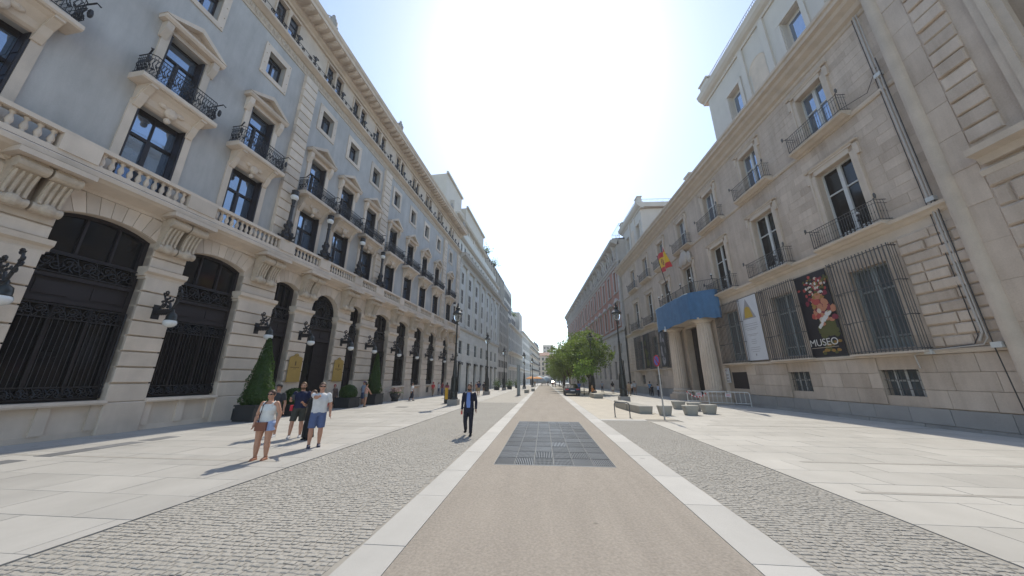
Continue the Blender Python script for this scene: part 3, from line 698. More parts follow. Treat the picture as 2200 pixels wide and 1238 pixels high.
# ---------------------------------------------------------------- museum on the right
def free(a, b, z0, z1, holes):
    iv = [(a, b)]
    for h in holes:
        if min(z1, h[3]) - max(z0, h[2]) > .08 * (z1 - z0):
            nv = []
            for x, y in iv:
                if h[1] <= x or h[0] >= y: nv.append((x, y)); continue
                if h[0] > x: nv.append((x, h[0]))
                if h[1] < y: nv.append((h[1], y))
            iv = nv
    return [(x, y) for x, y in iv if y - x > .12]
def ashlar(B, m, u0, u1, z0, z1, hgt, ln, holes, d, th=.012, gap=.014, cap=300, parent=None, bevel=.006, seed=5, name='stone', boss=0.0):
    r_ = random.Random(seed); n = max(1, round((z1 - z0) / hgt)); h = (z1 - z0) / n; st = []
    for k in range(n):
        c, e = z0 + h * k, z0 + h * (k + 1)
        for a, b in free(u0, u1, c, e, holes):
            x = a; first = True
            while x < b - .01:
                L = ln * r_.uniform(.75, 1.2) * (.55 if first and k % 2 else 1); y = x + L
                if b - y < ln * .35: y = b
                st.append((x, min(y, b), c, e)); x = y; first = False
    st.sort(key=lambda s: s[0] - .15 * s[2] if B.sg > 0 else s[0])
    rest = B.mb()
    for i, (a, b, c, e) in enumerate(st):
        t = th * r_.uniform(.4, 1.5)
        if i < cap:
            q = B.mb(); q.bev(a + gap / 2, b - gap / 2, d - .02, d + t + boss * r_.uniform(.7, 1.2), c + gap / 2, e - gap / 2, bevel)
            B.part(name, q, m, parent)
        else: rest.bev(a + gap / 2, b - gap / 2, d - .02, d + t, c + gap / 2, e - gap / 2, bevel)
    if rest.v: B.part(name + '_courses', rest, m, parent)['kind'] = 'stuff'

MU = Bld(RF, 'museum_building', 'beige stone museum with barred windows, iron balconies and columned doorway on the right side', 'building', 34.0)
A, Z = 12.9, 57.0
MC = [16.9, 22.55, 28.2, 33.85, 39.6, 45.25, 50.9, 55.4]
m = MU.mb()
GF = [(u - .95, u + .95, 3.3, 7.4) for u in MC[:7] if u != 33.85] + [(31.75, 35.85, -1, 7.0)]
F1 = [(u - 1.05, u + 1.05, 9.15, 13.5) for u in MC[:7]] + [(54.9, 55.9, 9.15, 12.6)]
F2 = [(u - .88, u + .88, 15.6, 18.9) for u in MC[:7]]
BW = [(16.1, 17.75, 1.15, 2.32), (21.75, 23.4, 1.15, 2.32), (27.5, 29.5, 1.1, 2.4), (44.5, 45.9, 1.1, 2.35), (50.2, 51.6, 1.1, 2.35), (39.6, 40.6, 1.1, 2.35)]
holed_wall(m, A, Z, -1, 20, GF + F1 + F2 + BW, 0, .42); MU.part('wall', m, M['museum'])
m = MU.mb(); m.box(A + .02, Z, -16, -.48, -1, 21.0); MU.part('building_core', m, M['darkwood'])
m = MU.mb(); m.box(A, Z, -16, -.2, 21.0, 21.3); MU.part('roof', m, M['roof'])
PO = [(29.3, 38.3, -1, 9)]
ashlar(MU, M['granite'], A + .03, Z, -.6, .7, .68, 1.5, PO, .1, .02, cap=60, seed=2)
ashlar(MU, M['museum'], A + .03, Z, .72, 2.9, .72, 1.3, BW + PO, .045, .012, cap=90, seed=3)
ashlar(MU, M['museum'], 15.25, 53.4, 3.14, 8.1, .62, 1.15, GF + PO + [(18.8, 21.3, 0, 9), (24.6, 27, 0, 9)], .0, .01, cap=30, seed=4)
ashlar(MU, M['museum'], A + .05, Z - .05, 9.1, 15.2, .47, 1.0, [(h[0] - .42, h[1] + .42, h[2], h[3] + .5) for h in F1], .0, .009, gap=.012, cap=75, seed=6, bevel=.004)
ashlar(MU, M['museum'], A + .05, Z - .05, 15.55, 19.85, .45, 1.0, [(h[0] - .3, h[1] + .3, h[2], h[3] + .35) for h in F2], .0, .009, gap=.012, cap=45, seed=7, bevel=.004)
# rock-faced corner panels
for a, b, cp in ((A + .04, 15.2, 40), (53.6, Z - .02, 0)):
    pnl = MU.part('corner_panel', MU.mb().box(a, b, -.02, .05, 3.12, 8.2), M['museum'])
    ashlar(MU, M['museum'], a, b, 3.16, 8.2, .44, 1.0, [], .05, .05, gap=.05, cap=cp, parent=pnl, bevel=.045, seed=9, boss=.05)
m = MU.mb(); m.ext([(0, 2.9), (.12, 2.92), (.15, 3.0), (.15, 3.08), (0, 3.12)], A, 29.4); m.ext([(0, 2.9), (.12, 2.92), (.15, 3.0), (.15, 3.08), (0, 3.12)], 38.2, Z); MU.part('string_course', m, M['museumtrim'])
m = MU.mb(); m.ext([(0, 8.1), (.06, 8.1), (.08, 8.2), (.05, 8.24), (.05, 8.6), (.14, 8.66), (.2, 8.78), (.34, 8.84), (.36, 8.98), (0, 9.06)], A, Z); MU.part('entablature', m, M['museumtrim'])
m = MU.mb(); m.ext([(0, 15.2), (.08, 15.22), (.12, 15.32), (.12, 15.44), (0, 15.5)], A, Z); MU.part('upper_string_course', m, M['museumtrim'])
m = MU.mb(); m.ext([(0, 19.85), (.08, 19.9), (.12, 20.05), (.3, 20.14), (.42, 20.34), (.7, 20.52), (.78, 20.7), (1.0, 20.78), (1.04, 20.98), (1.14, 21.04), (1.16, 21.22), (-.2, 21.3)], A - .3, Z + .3); MU.part('main_cornice', m, M['museumtrim'])
def leaf_window(hw, h, rows, paint, gl, name='window', bottom=0):
    f = MB(1); fw = .085
    f.box(-hw, -hw + fw, -.4, -.3, 0, h); f.box(hw - fw, hw, -.4, -.3, 0, h); f.box(-hw + fw, hw - fw, -.4, -.3, h - fw, h); f.box(-hw + fw, hw - fw, -.4, -.3, 0, fw); f.box(-.1, .1, -.4, -.28, fw, h - fw)
    for z_ in rows: f.box(-hw + fw, hw - fw, -.4, -.31, z_ - .04, z_ + .04)
    if bottom:
        for k in range(9): f.box(-hw + .12 + k * (2 * hw - .24) / 9, -hw + .2 + k * (2 * hw - .24) / 9, -.39, -.33, .1, bottom)
    p = MB(1); p.quad((-hw, -.37, 0), (hw, -.37, 0), (hw, -.37, h), (-hw, -.37, h))
    return f.mesh(name, paint), p.mesh('pane', gl)
M['greypaint'] = mat('grey_green_paint', (0.26, 0.29, 0.29), 0.6, 0.1, 2)
M['offwhite'] = mat('off_white_paint', (0.55, 0.55, 0.53), 0.55, 0.1, 2)
M['blind'] = mat('pale_blind_glass', (0.10, 0.12, 0.13), 0.12, 0.3, 1.2)
wg = leaf_window(.95, 4.1, (.6, 2.9), M['greypaint'], M['blind'], bottom=.5)
w1 = leaf_window(1.05, 4.35, (2.9,), M['offwhite'], M['darkglass'], bottom=.55)
w2 = leaf_window(.88, 3.3, (2.0,), M['offwhite'], M['glass'])
def surr(hw, h, ear):
    q = MB(1)
    for s_ in (-1, 1): q.box(s_ * (hw + .17) - .17, s_ * (hw + .17) + .17, 0, .09, 0, h); q.box(s_ * (hw + .3) - .05, s_ * (hw + .3) + .05, 0, .13, 0, h + ear)
    q.box(-hw, hw, 0, .09, h, h + .3); q.box(-hw - .25, hw + .25, 0, .13, h + .3, h + .42)
    for s_ in (-1, 1): q.box(s_ * (hw + .38) - .12, s_ * (hw + .38) + .12, 0, .12, h - .35, h + .3)
    q.ext([(0, h + .42), (.16, h + .42), (.2, h + .5), (0, h + .52)], -hw - .55, hw + .55)
    return q.mesh('surround', M['museumtrim'])
s1, s2 = surr(1.05, 4.35, .1), surr(.88, 3.3, .1)
q = MB(1); bars = [-1.55 + 3.1 * k / 17 for k in range(18)]
for x in bars: q.tube([(x, .42, 0), (x, .42, 5.0)], .023, 6)
for z_ in (.12, 1.6, 3.2, 4.88): q.box(-1.56, 1.56, .405, .435, z_ - .02, z_ + .02); [q.box(s_ * 1.55 - .015, s_ * 1.55 + .015, 0, .42, z_ - .02, z_ + .02) for s_ in (-1, 1)]
for x in (.08, .2, .32): [q.tube([(s_ * 1.55, x, 0), (s_ * 1.55, x, 5.0)], .014, 4) for s_ in (-1, 1)]
M['rustiron'] = mat('dull_iron_bars', (0.085, 0.08, 0.078), 0.6, 0.2, 3)
GR = q.mesh('grille', M['rustiron'])
q = MB(1); q.box(-1.62, 1.62, 0, .45, -.12, -.03); GS = q.mesh('sill', M['museumtrim'])
def bal_slab(hw, d):
    q = MB(1); q.ext([(0, -.3), (d * .5, -.28), (d * .75, -.16), (d, -.12), (d + .04, -.02), (d, .02), (0, .04)], -hw, hw); return q.mesh('balcony', M['museumtrim'])
def bar_rail(hw, d, h, lamps):
    q = MB(1); path = [(-hw, 0), (-hw, d), (hw, d), (hw, 0)]
    for z_ in (.1, h): q.tube([(a, b, z_) for a, b in path], .02, 5)
    q.tube([(a, b, h - .18) for a, b in path], .012, 4)
    n = round(2 * hw / .135)
    P = [(-hw + 2 * hw * k / n, d) for k in range(n + 1)] + [(s_ * hw, d * t) for s_ in (-1, 1) for t in (.25, .5, .75)]
    for x, y in P: q.tube([(x, y, .05), (x, y, h)], .01, 4); q.ell((x, y, h * .45), .022, .022, .05, 5, 4)
    for s_ in (-1, 1):
        q.tube([(s_ * hw, d, h), (s_ * (hw + .12), d + .06, h + .05), (s_ * (hw + .2), d + .1, h - .05)], .025, 5); q.ell((s_ * (hw + .16), d + .08, h + .12), .06, .06, .14, 6, 5); q.tube([(s_ * hw, d, .05), (s_ * hw, d, h + .06)], .022, 5)
    return q.mesh('railing', M['rustiron'])
bs1, bs2 = bal_slab(1.85, .6), bal_slab(1.75, .55)
br1, br2 = bar_rail(1.8, .56, 1.12, True), bar_rail(1.7, .51, 1.08, True)
q = MB(1); q.lathe([(.1, 0), (.04, .08), (.03, .25), (.09, .3), (.06, .36)], (0, 0, 0), 8); LB = q.mesh('lamp_stand', M['iron'])
q = MB(1); q.ell((0, 0, .42), .085, .085, .085, 9, 6); LG = q.mesh('lamp_globe', M['globe'], smooth=True)
for h in GF[:6]:
    u = (h[0] + h[1]) / 2; o = MU.inst('window', wg[0], u, 0, 3.3); link('pane', wg[1], o); link('grille', GR, o, (0, 0, -.22)); link('sill', GS, o, (0, 0, -.16))
for i, u in enumerate(MC[:7]):
    o = MU.inst('window', w1[0], u, 0, 9.15); link('pane', w1[1], o); link('surround', s1, o)
    o = MU.inst('window', w2[0], u, 0, 15.6); link('pane', w2[1], o); link('surround', s2, o)
    o = MU.inst('balcony', bs2, u, 0, 15.58); link('railing', br2, o, (0, 0, .03))
    if i != 3:
        o = MU.inst('balcony', bs1, u, 0, 9.08); link('railing', br1, o, (0, 0, .03)); link('lamp_stand', LB, o, (-.75, .35, .55)); link('lamp_globe', LG, o, (-.75, .35, .55))
        link('lamp_post', MB(1).tube([(-.75, .35, 0), (-.75, .35, .55)], .02, 5).mesh('lamp_post', M['iron']), o)
for i, h in enumerate(BW):
    hw = (h[1] - h[0]) / 2; hh = h[3] - h[2]; q = MB(1)
    if i == 2: q.box(-hw, hw, -.3, -.02, 0, hh); q.box(-hw + .12, hw - .12, -.02, 0, .12, hh - .1)
    else:
        for k in range(10): q.tube([(-hw + 2 * hw * (k + .5) / 10, -.12, 0), (-hw + 2 * hw * (k + .5) / 10, -.12, hh)], .014, 4)
        for z_ in (.25, .6, .95): q.box(-hw, hw, -.13, -.11, z_ * hh - .015, z_ * hh + .015)
    o = MU.inst('basement_window', q.mesh('basement_window', M['rustiron'] if i != 2 else M['darkwood']), (h[0] + h[1]) / 2, 0, h[2])
    p = MB(1); p.quad((-hw, -.36, 0), (hw, -.36, 0), (hw, -.36, hh), (-hw, -.36, hh)); link('pane', p.mesh('pane', M['blind']), o)
    if i < 2:
        f = MB(1)
        for x in (-hw * .55, 0, hw * .55): f.box(x - .05, x + .05, -.35, -.3, 0, hh)
        f.box(-hw, hw, -.35, -.31, hh * .55, hh * .62); link('frame', f.mesh('frame', M['offwhite']), o)
# doorway: columns, jambs, door, balcony over it
PC = 33.8
for u in (PC - 3.1, PC + 2.95):
    q = MB(1); n = 20; vs = []; prof = [(.66, .9), (.66, 3), (.63, 5), (.58, 6.7)]; nn = n * 4
    for r_, z_ in prof:
        for k in range(nn):
            a = 2 * math.pi * k / nn; rr = r_ - (.045 if k % 4 in (1, 2) else (.0 if k % 4 == 0 else .02)); vs.append((rr * math.cos(a), 1.05 + rr * math.sin(a), z_))
    q.add(vs, [(i * nn + k, i * nn + (k + 1) % nn, (i + 1) * nn + (k + 1) % nn, (i + 1) * nn + k) for i in range(3) for k in range(nn)])
    co = MU.inst('column', q.mesh('column', M['museum']), u, 0, 0)
    q = MB(1); q.box(-.95, .95, .1, 2.0, -.6, .28); q.lathe([(.98, .28), (1.0, .4), (.9, .52), (.78, .6), (.86, .7), (.8, .82), (.68, .92)], (0, 1.05, 0), 24); link('base', q.mesh('base', M['museum']), co)
    q = MB(1); q.lathe([(.58, 6.68), (.64, 6.74), (.6, 6.8), (.78, 6.98), (.8, 7.02)], (0, 1.05, 0), 24); q.box(-.85, .85, .2, 1.9, 7.02, 7.22); link('capital', q.mesh('capital', M['museumtrim']), co)
    m = MU.mb(); m.box(u - .62, u + .62, -.05, .3, -.6, 7.2); MU.part('respond', m, M['museum'])
m = MU.mb()
for s_ in (-1, 1): m.box(PC + s_ * 2.28 - .26, PC + s_ * 2.28 + .26, -.3, .22, -.6, 7.0)
m.box(PC - 2.54, PC + 2.54, -.3, .24, 7.0, 7.6); MU.part('door_surround', m, M['museumtrim'])
m = MU.mb()
m.box(PC - 2.02, PC + 2.02, -.46, -.4, -.6, 7.0)
for s_ in (-1, 1):
    for z0 in (.2, 2.1, 4.0): m.box(PC + s_ * 1.0 - .75, PC + s_ * 1.0 + .75, -.4, -.36, z0, z0 + 1.6)
m.box(PC - .05, PC + .05, -.4, -.33, -.5, 7); MU.part('door', m, M['darkwood'])
m = MU.mb(); poly = [(PC - 4.7, 0), (PC - 4.7, .4), (PC - 3.6, 1.8), (PC + 3.9, 1.8), (PC + 5.2, .4), (PC + 5.2, 0)]
m.zprism([(x, y) for x, y in poly], 7.25, 9.3); m.zprism([(x + (.1 if x < PC else -.1) * -1, y + .06) for x, y in poly], 9.3, 9.5); MU.part('portal_entablature', m, M['museumtrim'])
q = MU.mb(); P = [(x, y) for x, y in poly][0:6]; P = [P[0], P[1], P[2], P[3], P[4], P[5]]
for z_ in (9.6, 10.65): q.tube([(x, y, z_) for x, y in P], .025, 5)
for (a0, b0), (a1, b1) in zip(P[:-1], P[1:]):
    L = math.hypot(a1 - a0, b1 - b0); n = max(2, round(L / .14))
    for k in range(n + 1): q.tube([(a0 + (a1 - a0) * k / n, b0 + (b1 - b0) * k / n, 9.5), (a0 + (a1 - a0) * k / n, b0 + (b1 - b0) * k / n, 10.65)], .012 if k % 12 else .028, 4)
MU.part('portal_railing', q, M['rustiron'])
for x, y in ((PC - 3.6, 1.8), (PC - 1.5, 1.8), (PC + 1, 1.8), (PC + 2.9, 1.8), (PC - 4.65, .45), (PC + 3.9, 1.8)):
    lo = MU.inst('lamp_stand', LB, x, y, 10.66); link('lamp_globe', LG, lo)
# coat of arms over the balcony
q = MU.mb(); q.ell((PC, .25, 14.5), .7, .25, .85, 12, 8); q.ell((PC - .8, .15, 14.4), .45, .15, .6, 8, 5); q.ell((PC + .8, .15, 14.4), .45, .15, .6, 8, 5); q.ell((PC, .3, 15.3), .4, .2, .25, 8, 5)
for s_ in (-1, 1): q.tube(spiral((PC + s_ * 1.0, .15, 14.0), .35, 1.4, 10, 0, s_), .09, 5)
MU.part('carved_emblem', q, M['bankdark'])
# attic pavilions set back behind the cornice
def pavilion(u0, u1, zt, wins, niches):
    m = MU.mb(); d = -1.5
    holes = [(u - .75, u + .75, 23.2, 26.8) for u in wins]
    holed_wall(m, u0, u1, 21, zt - 1, holes, d, .5); m.box(u0 + .01, u1 - .01, -12, d - .52, 21, zt - 1)
    for a in (u0, u1): m.quad((a, d, 21), (a, d, zt - 1), (a, d - .6, zt - 1), (a, d - .6, 21))
    pv = MU.part('attic_pavilion', m, M['attic'])
    m = MU.mb(); m.ext([(d, zt - 1.1), (d + .12, zt - 1.1), (d + .16, zt - .9), (d + .4, zt - .75), (d + .6, zt - .5), (d + .66, zt - .3), (d + .74, zt - .1), (d - .4, zt), (d - .4, zt - 1.1)], u0 - .6, u1 + .6); m.box(u0 - .55, u1 + .55, -12.3, d - .35, zt - .9, zt - .1); MU.part('pavilion_cornice', m, M['attic'], pv)
    for u in wins:
        q = MU.mb()
        for s_ in (-1, 1): q.box(u + s_ * .95 - .16, u + s_ * .95 + .16, d - .02, d + .1, 21.2, 27.0)
        q.box(u - 1.1, u + 1.1, d - .02, d + .12, 26.85, 27.2); q.box(u - .75, u + .75, d - .45, d - .4, 23.2, 26.8); MU.part('pavilion_window', q, M['attic'], pv)
        q = MU.mb(); q.quad((u - .6, d - .39, 23.2), (u + .6, d - .39, 23.2), (u + .6, d - .39, 26.5), (u - .6, d - .39, 26.5))
        MU.part('pane', q, M['glass'], pv)
    for u in niches:
        q = MU.mb(); Pn = [(u + .8 * math.cos(math.pi * k / 10), 26.1 + .8 * math.sin(math.pi * k / 10)) for k in range(11)]
        for k in range(10):
            a0, a1 = Pn[k], Pn[k + 1]; q.quad((a0[0], d + .01, a0[1]), (a1[0], d + .01, a1[1]), (u + (a1[0] - u) * 1.15, d + .05, 26.1 + (a1[1] - 26.1) * 1.15), (u + (a0[0] - u) * 1.15, d + .05, 26.1 + (a0[1] - 26.1) * 1.15))
        q.prism(Pn + [(u - .8, 22.0), (u + .8, 22.0)], d - .02, d + .012); MU.part('niche', q, M['museumtrim'], pv)
        for s_ in (-1, 1): MU.part('pavilion_pilaster', MU.mb().box(u + s_ * 1.25 - .25, u + s_ * 1.25 + .25, d - .02, d + .14, 21, zt - 1.1), M['attic'], pv)
    q = MU.mb(); q.box(u1 - .9, u1 + .35, d - .3, d + .35, zt, zt + 1.0); q.box(u1 - 1.0, u1 + .45, d - .4, d + .45, zt + 1.0, zt + 1.15)
    q.box(u0 - .35, u0 + .9, d - .3, d + .35, zt, zt + 1.0); q.box(u0 - .45, u0 + 1, d - .4, d + .45, zt + 1.0, zt + 1.15); MU.part('parapet_pedestal', q, M['attic'], pv)
    q = MU.mb()
    for z_ in (zt + .1, zt + .95): q.tube([(u0 + .3, -9, z_), (u0 + .3, d + .25, z_), (u1, d + .25, z_), (u1, -9, z_)], .03, 4)
    n = round((u1 - u0) / .2)
    for k in range(n): x = u0 + .9 + (u1 - u0 - 1.8) * k / n; q.tube([(x, d + .25, zt), (x, d + .25, zt + .95)], .015, 4)
    for k in range(36):
        for x in (u0 + .3, u1): q.tube([(x, d - .2 * k, zt), (x, d - .2 * k, zt + .95)], .015, 4)
    MU.part('roof_railing', q, M['rustiron'], pv)
pavilion(-2.0, 27.6, 30.3, (5.2, 11.5, 17.9, 24.2), (8.4, 14.7, 21.3))
pavilion(48.4, 58.2, 29.9, (50.2, 55.6), (52.9,))
m = MU.mb(); m.box(31.2, 32.2, -1.6, -.4, 21, 23.2); m.box(31.1, 32.3, -1.7, -.3, 23.2, 23.4); m.box(46.3, 47.2, -1.4, -.4, 21, 22.6); MU.part('chimney', m, M['attic'])
# pipes, cables and boxes at the corner
m = MU.mb(); m.tube([(13.62, .12, 20.2), (13.6, .12, 12), (13.58, .13, 9.3), (13.56, .17, 3.6), (13.7, .2, 3.3)], .04, 6); m.tube([(13.47, .14, 20), (13.46, .14, 9.2), (13.45, .2, 3.4), (13.6, .23, 3.16), (15.6, .23, 3.06), (15.9, .22, 2.9), (15.9, .15, 2.35)], .026, 5); MU.part('drain_pipe', m, M['pipe'])
m = MU.mb(); m.tube([(13.74, .1, 20), (13.72, .1, 9.4), (13.7, .18, 3.5), (13.85, .22, 3.2), (15.2, .22, 3.1)], .018, 4); m.tube([(13.4, .16, 17), (13.38, .16, 9), (13.36, .22, 3.0), (13.3, .2, .8)], .02, 4)
m.tube([(15.5, .15, 16.0), (14.2, .12, 15.7), (13.5, .1, 16.6)], .015, 4); MU.part('cable', m, M['cable'])
for u, z_, d in ((15.35, 3.02, .26), (13.55, 16.1, .2), (13.5, 9.25, .2), (13.1, 3.1, .5)): MU.part('junction_box', MU.mb().box(u - .14, u + .14, 0, d, z_ - .1, z_ + .1), M['offwhite'])
# ---------------------------------------------------------------- neighbour on the far right
NB = Bld(RF, 'stone_neighbour_building', 'tall weathered stone frontage with grooved quoins at the far right edge', 'building', 6.0)
m = NB.mb(); d = .3
WN = [(7.2, 9.9, 10.4, 17.5), (.5, 3.2, 10.4, 17.5)]
holed_wall(m, -8, 12.95, -1, 24, WN, d, .5); m.quad((12.95, d, -1), (12.95, d, 24), (12.95, -14, 24), (12.95, -14, -1)); m.box(-8, 12.9, -14, d - .55, -1, 24); NB.part('wall', m, M['museum'])
ashlar(NB, M['museum'], -2, 11.75, -.6, 3.0, .8, 1.4, [], d, .06, gap=.03, cap=30, seed=12, bevel=.02)
ashlar(NB, M['museum'], -2, 11.75, 3.1, 9.4, .78, 1.3, [], d, .12, gap=.06, cap=60, seed=13, bevel=.06, boss=.03)
ashlar(NB, M['museum'], 11.76, 12.5, -.6, 23, 1.5, 2, [], d, .02, gap=.014, cap=20, seed=15)
ashlar(NB, M['museum'], 10.75, 11.75, 10.5, 23, .62, 2, [], d, .1, gap=.08, cap=30, seed=14, bevel=.04)
m = NB.mb(); m.add([(12.72 + .24 * math.cos(a * math.pi / 8), d - .02 + .26 * math.sin(a * math.pi / 8), z_) for z_ in (-1, 24) for a in range(9)], [(a, a + 1, 10 + a, 9 + a) for a in range(8)]); NB.part('corner_roll', m, M['museumtrim'], smooth=True)
m = NB.mb(); m.ext([(d, 9.5), (d + .2, 9.5), (d + .3, 9.75), (d + .6, 9.85), (d + .62, 10.1), (d, 10.16)], 6.2, 11.6); m.ext([(d, 9.1), (d + .12, 9.1), (d + .16, 9.3), (d, 9.45)], -8, 11.75); m.ext([(d, 9.5), (d + .2, 9.5), (d + .3, 9.75), (d + .6, 9.85), (d + .62, 10.1), (d, 10.16)], -.5, 4.2); NB.part('sill_course', m, M['museumtrim'])
for h in WN:
    q = NB.mb()
    for a in (h[0], h[1]): q.box(a - .35, a + .35, d - .02, d + .16, 10.2, 17.6); q.box(a - .1, a + .1, d + .1, d + .24, 10.2, 17.6)
    q.box(h[0] - .4, h[1] + .4, d, d + .24, 17.6, 18.3); q.ext([(d, 18.3), (d + .5, 18.4), (d + .6, 18.7), (d, 18.8)], h[0] - .7, h[1] + .7); wn = NB.part('window_surround', q, M['museumtrim'])
    q = NB.mb(); q.box(h[0], h[1], d - .5, d - .42, h[2], h[3]); NB.part('blind_panel', q, M['museum'], wn)
# ---------------------------------------------------------------- red brick building beyond the museum
CU = Bld(RF, 'red_brick_building', 'long red brick and stone building with round attic windows beyond the museum', 'building', 95.0)
a0, a1 = 57.3, 137.0; d = .25
bays = [60.3 + 4.66 * k for k in range(17)]
lo = [(u - .75, u + .75, 1.6, 5.0) for u in bays] + [(u - .6, u + .6, 6.3, 8.0) for u in bays]
up = [(u - .8, u + .8, 11.6, 15.2) for u in bays] + [(u - .8, u + .8, 17.9, 21.7) for u in bays]
m = CU.mb(); holed_wall(m, a0, a1, -2, 10.2, lo, d, .4); CU.part('stone_base_wall', m, M['customs'])
ashlar(CU, M['customs'], a0, a1, -.6, 10.1, .62, 2.6, lo, d, .03, gap=.06, cap=110, seed=21, bevel=.03)
m = CU.mb(); holed_wall(m, a0 + .9, a1 - .9, 10.8, 22.6, up, d, .4); CU.part('brick_wall', m, M['brick'])
ashlar(CU, M['customs'], a0, a0 + 1.1, 10.8, 22.6, .75, 2, [], d, .08, gap=.04, cap=20, seed=22, bevel=.02)
m = CU.mb(); m.box(a0, a0 + .9, -.5, d, 10.8, 22.6); m.box(a1 - .9, a1, -.5, d, 10.8, 22.6); m.box(a0, a1, -18, d - .45, -2, 27.5); CU.part('building_core', m, M['customs'])
m = CU.mb(); m.ext([(d, 10.1), (d + .2, 10.15), (d + .25, 10.4), (d + .1, 10.5), (d + .1, 10.8), (0, 10.85)], a0, a1); m.ext([(d, 22.4), (d + .15, 22.4), (d + .2, 22.8), (d + .4, 22.95), (d + .42, 23.2), (0, 23.3)], a0, a1); CU.part('belt_courses', m, M['customs'])
m = CU.mb(); m.box(a0, a1, -.4, d, 23.3, 26.5); m.ext([(d, 26.3), (d + .3, 26.4), (d + .9, 26.7), (d + 1.1, 26.8), (d + 1.15, 27.3), (d - .4, 27.5)], a0 - .4, a1 + .6); CU.part('attic_storey', m, M['customs'])
m = CU.mb(); m.ext([(d + .6, 27.5), (d + .6, 27.8), (-6, 28.4), (-6, 27.5)], a0 + .2, a1); CU.part('roof', m, M['slatecopper'])
tw, tp = leaf_window(.8, 3.7, (2.5,), M['offwhite'], M['farglass']); lw, lp = leaf_window(.75, 3.4, (2.2,), M['darkwood'], M['farglass']); sw, sp_ = leaf_window(.6, 1.7, (1.1,), M['offwhite'], M['farglass'])
q = MB(1)
for s_ in (-1, 1): q.box(s_ * 1.0 - .2, s_ * 1.0 + .2, -.05, .1, -.2, 3.9)
q.box(-1.2, 1.2, -.05, .12, 3.9, 4.2); q.box(-1.25, 1.25, 0, .2, -.4, -.2); UPS = q.mesh('surround', M['customs'])
q = MB(1); q.prism([(-1.5, 4.2), (1.5, 4.2), (0, 5.0)], 0, .35); q.box(-1.55, 1.55, 0, .45, 4.1, 4.25); UPP = q.mesh('pediment', M['customs'])
q = MB(1); q.add([(.75 * math.cos(k * math.pi / 8), .03, .9 * math.sin(k * math.pi / 8)) for k in range(16)], [tuple(range(16))]); OCP = q.mesh('pane', M['darkglass'])
q = MB(1); q.tube([(.85 * math.cos(k * math.pi / 8), .05, 1.0 * math.sin(k * math.pi / 8)) for k in range(16)], .16, 6, True); OCF = q.mesh('round_window', M['customs'])
q = MB(1); q.ext([(0, -1.6), (.25, -1.5), (.45, -.8), (.4, 0), (.7, .7), (1.0, 1.0), (0, 1.0)], -.3, .3); CB = q.mesh('cornice_bracket', M['customs'])
for u in bays:
    for wm, pm_, z_, sr in ((lw, lp, 1.6, 0), (sw, sp_, 6.3, 0), (tw, tp, 11.6, 1), (tw, tp, 17.9, 2)):
        o = CU.inst('window', wm, u, d, z_); link('pane', pm_, o)
        if sr: link('surround', UPS, o)
        if sr == 1: link('pediment', UPP, o)
    o = CU.inst('round_window', OCF, u, d, 24.9); link('pane', OCP, o)
    for s_ in (-1.6, 1.6): CU.inst('cornice_bracket', CB, u + s_, d, 25.45)
q = CU.mb()
c0, c1, e0, e1 = 58.6, 64.0, -6.5, -1.0
for z_ in (27.5, 29.5, 31.5): q.tube([(c0, e0, z_), (c1, e0, z_), (c1, e1, z_), (c0, e1, z_)], .05, 4, True)
for k in range(8): [q.tube([(c0 + (c1 - c0) * k / 7, e, 27.3), (c0 + (c1 - c0) * k / 7, e, 31.5)], .03, 4) for e in (e0, e1)]; [q.tube([(c, e0 + (e1 - e0) * k / 7, 27.3), (c, e0 + (e1 - e0) * k / 7, 31.5)], .03, 4) for c in (c0, c1)]
CU.part('roof_cage', q, M['steellight'])
# ---------------------------------------------------------------- banners, signs, tarpaulin and flag on the museum
M['bannerdark'] = mat('banner_dark', (0.022, 0.018, 0.022), 0.6, 0.2, 2); M['bannerwhite'] = mat('banner_white', (0.62, 0.62, 0.64), 0.6, 0.04, 2)
M['bp'] = [mat('print_' + n_, c, 0.6, 0.1, 5) for n_, c in (('rose', (.42, .07, .06)), ('cream', (.6, .5, .4)), ('skin', (.5, .21, .12)), ('olive', (.10, .10, .03)), ('ochre', (.34, .19, .05)), ('white', (.65, .62, .58)), ('wine', (.22, .03, .05)))]
M['gold'] = mat('print_gold', (.5, .33, .06), 0.6, 0.1, 3); M['greyprint'] = mat('print_grey', (.33, .31, .32), 0.6, 0.05, 3); M['darkprint'] = mat('print_dark', (.06, .06, .065), 0.6, 0.1, 3)
def banner(u0, u1, z0, z1, label, m, d=.1):
    p = RF.w((u0 + u1) / 2, d, z0); t = thing('banner', label, 'banner', p, RF.rot)
    hw, h = (u1 - u0) / 2, z1 - z0
    link('sheet', MB(1).box(-hw, hw, 0, .03, 0, h).mesh('sheet', m), t)
    for z_ in (0, h): link('rod', MB(1).tube([(-hw - .04, .015, z_), (hw + .04, .015, z_)], .03, 6).mesh('rod', M['rustiron']), t)
    return t, hw, h
def text(body, size, m, parent, loc, font_sp=1.0, face=1):
    cu = bpy.data.curves.new('lettering', 'FONT'); cu.body = body; cu.size = size; cu.align_x = 'CENTER'; cu.extrude = .002; cu.space_character = font_sp
    o = bpy.data.objects.new('lettering', cu); COL.objects.link(o)
    dg = bpy.context.evaluated_depsgraph_get(); me = bpy.data.meshes.new_from_object(o.evaluated_get(dg)); bpy.data.objects.remove(o)
    me.name = 'lettering'; me.materials.clear(); me.materials.append(m)
    o = link('lettering', me, parent, loc); o.rotation_euler = (math.pi / 2, 0, math.pi if face > 0 else 0); return o
t, hw, h = banner(18.95, 21.1, 3.12, 8.05, 'dark painted museum banner with a bright flower bunch and white lettering', M['bannerdark'])
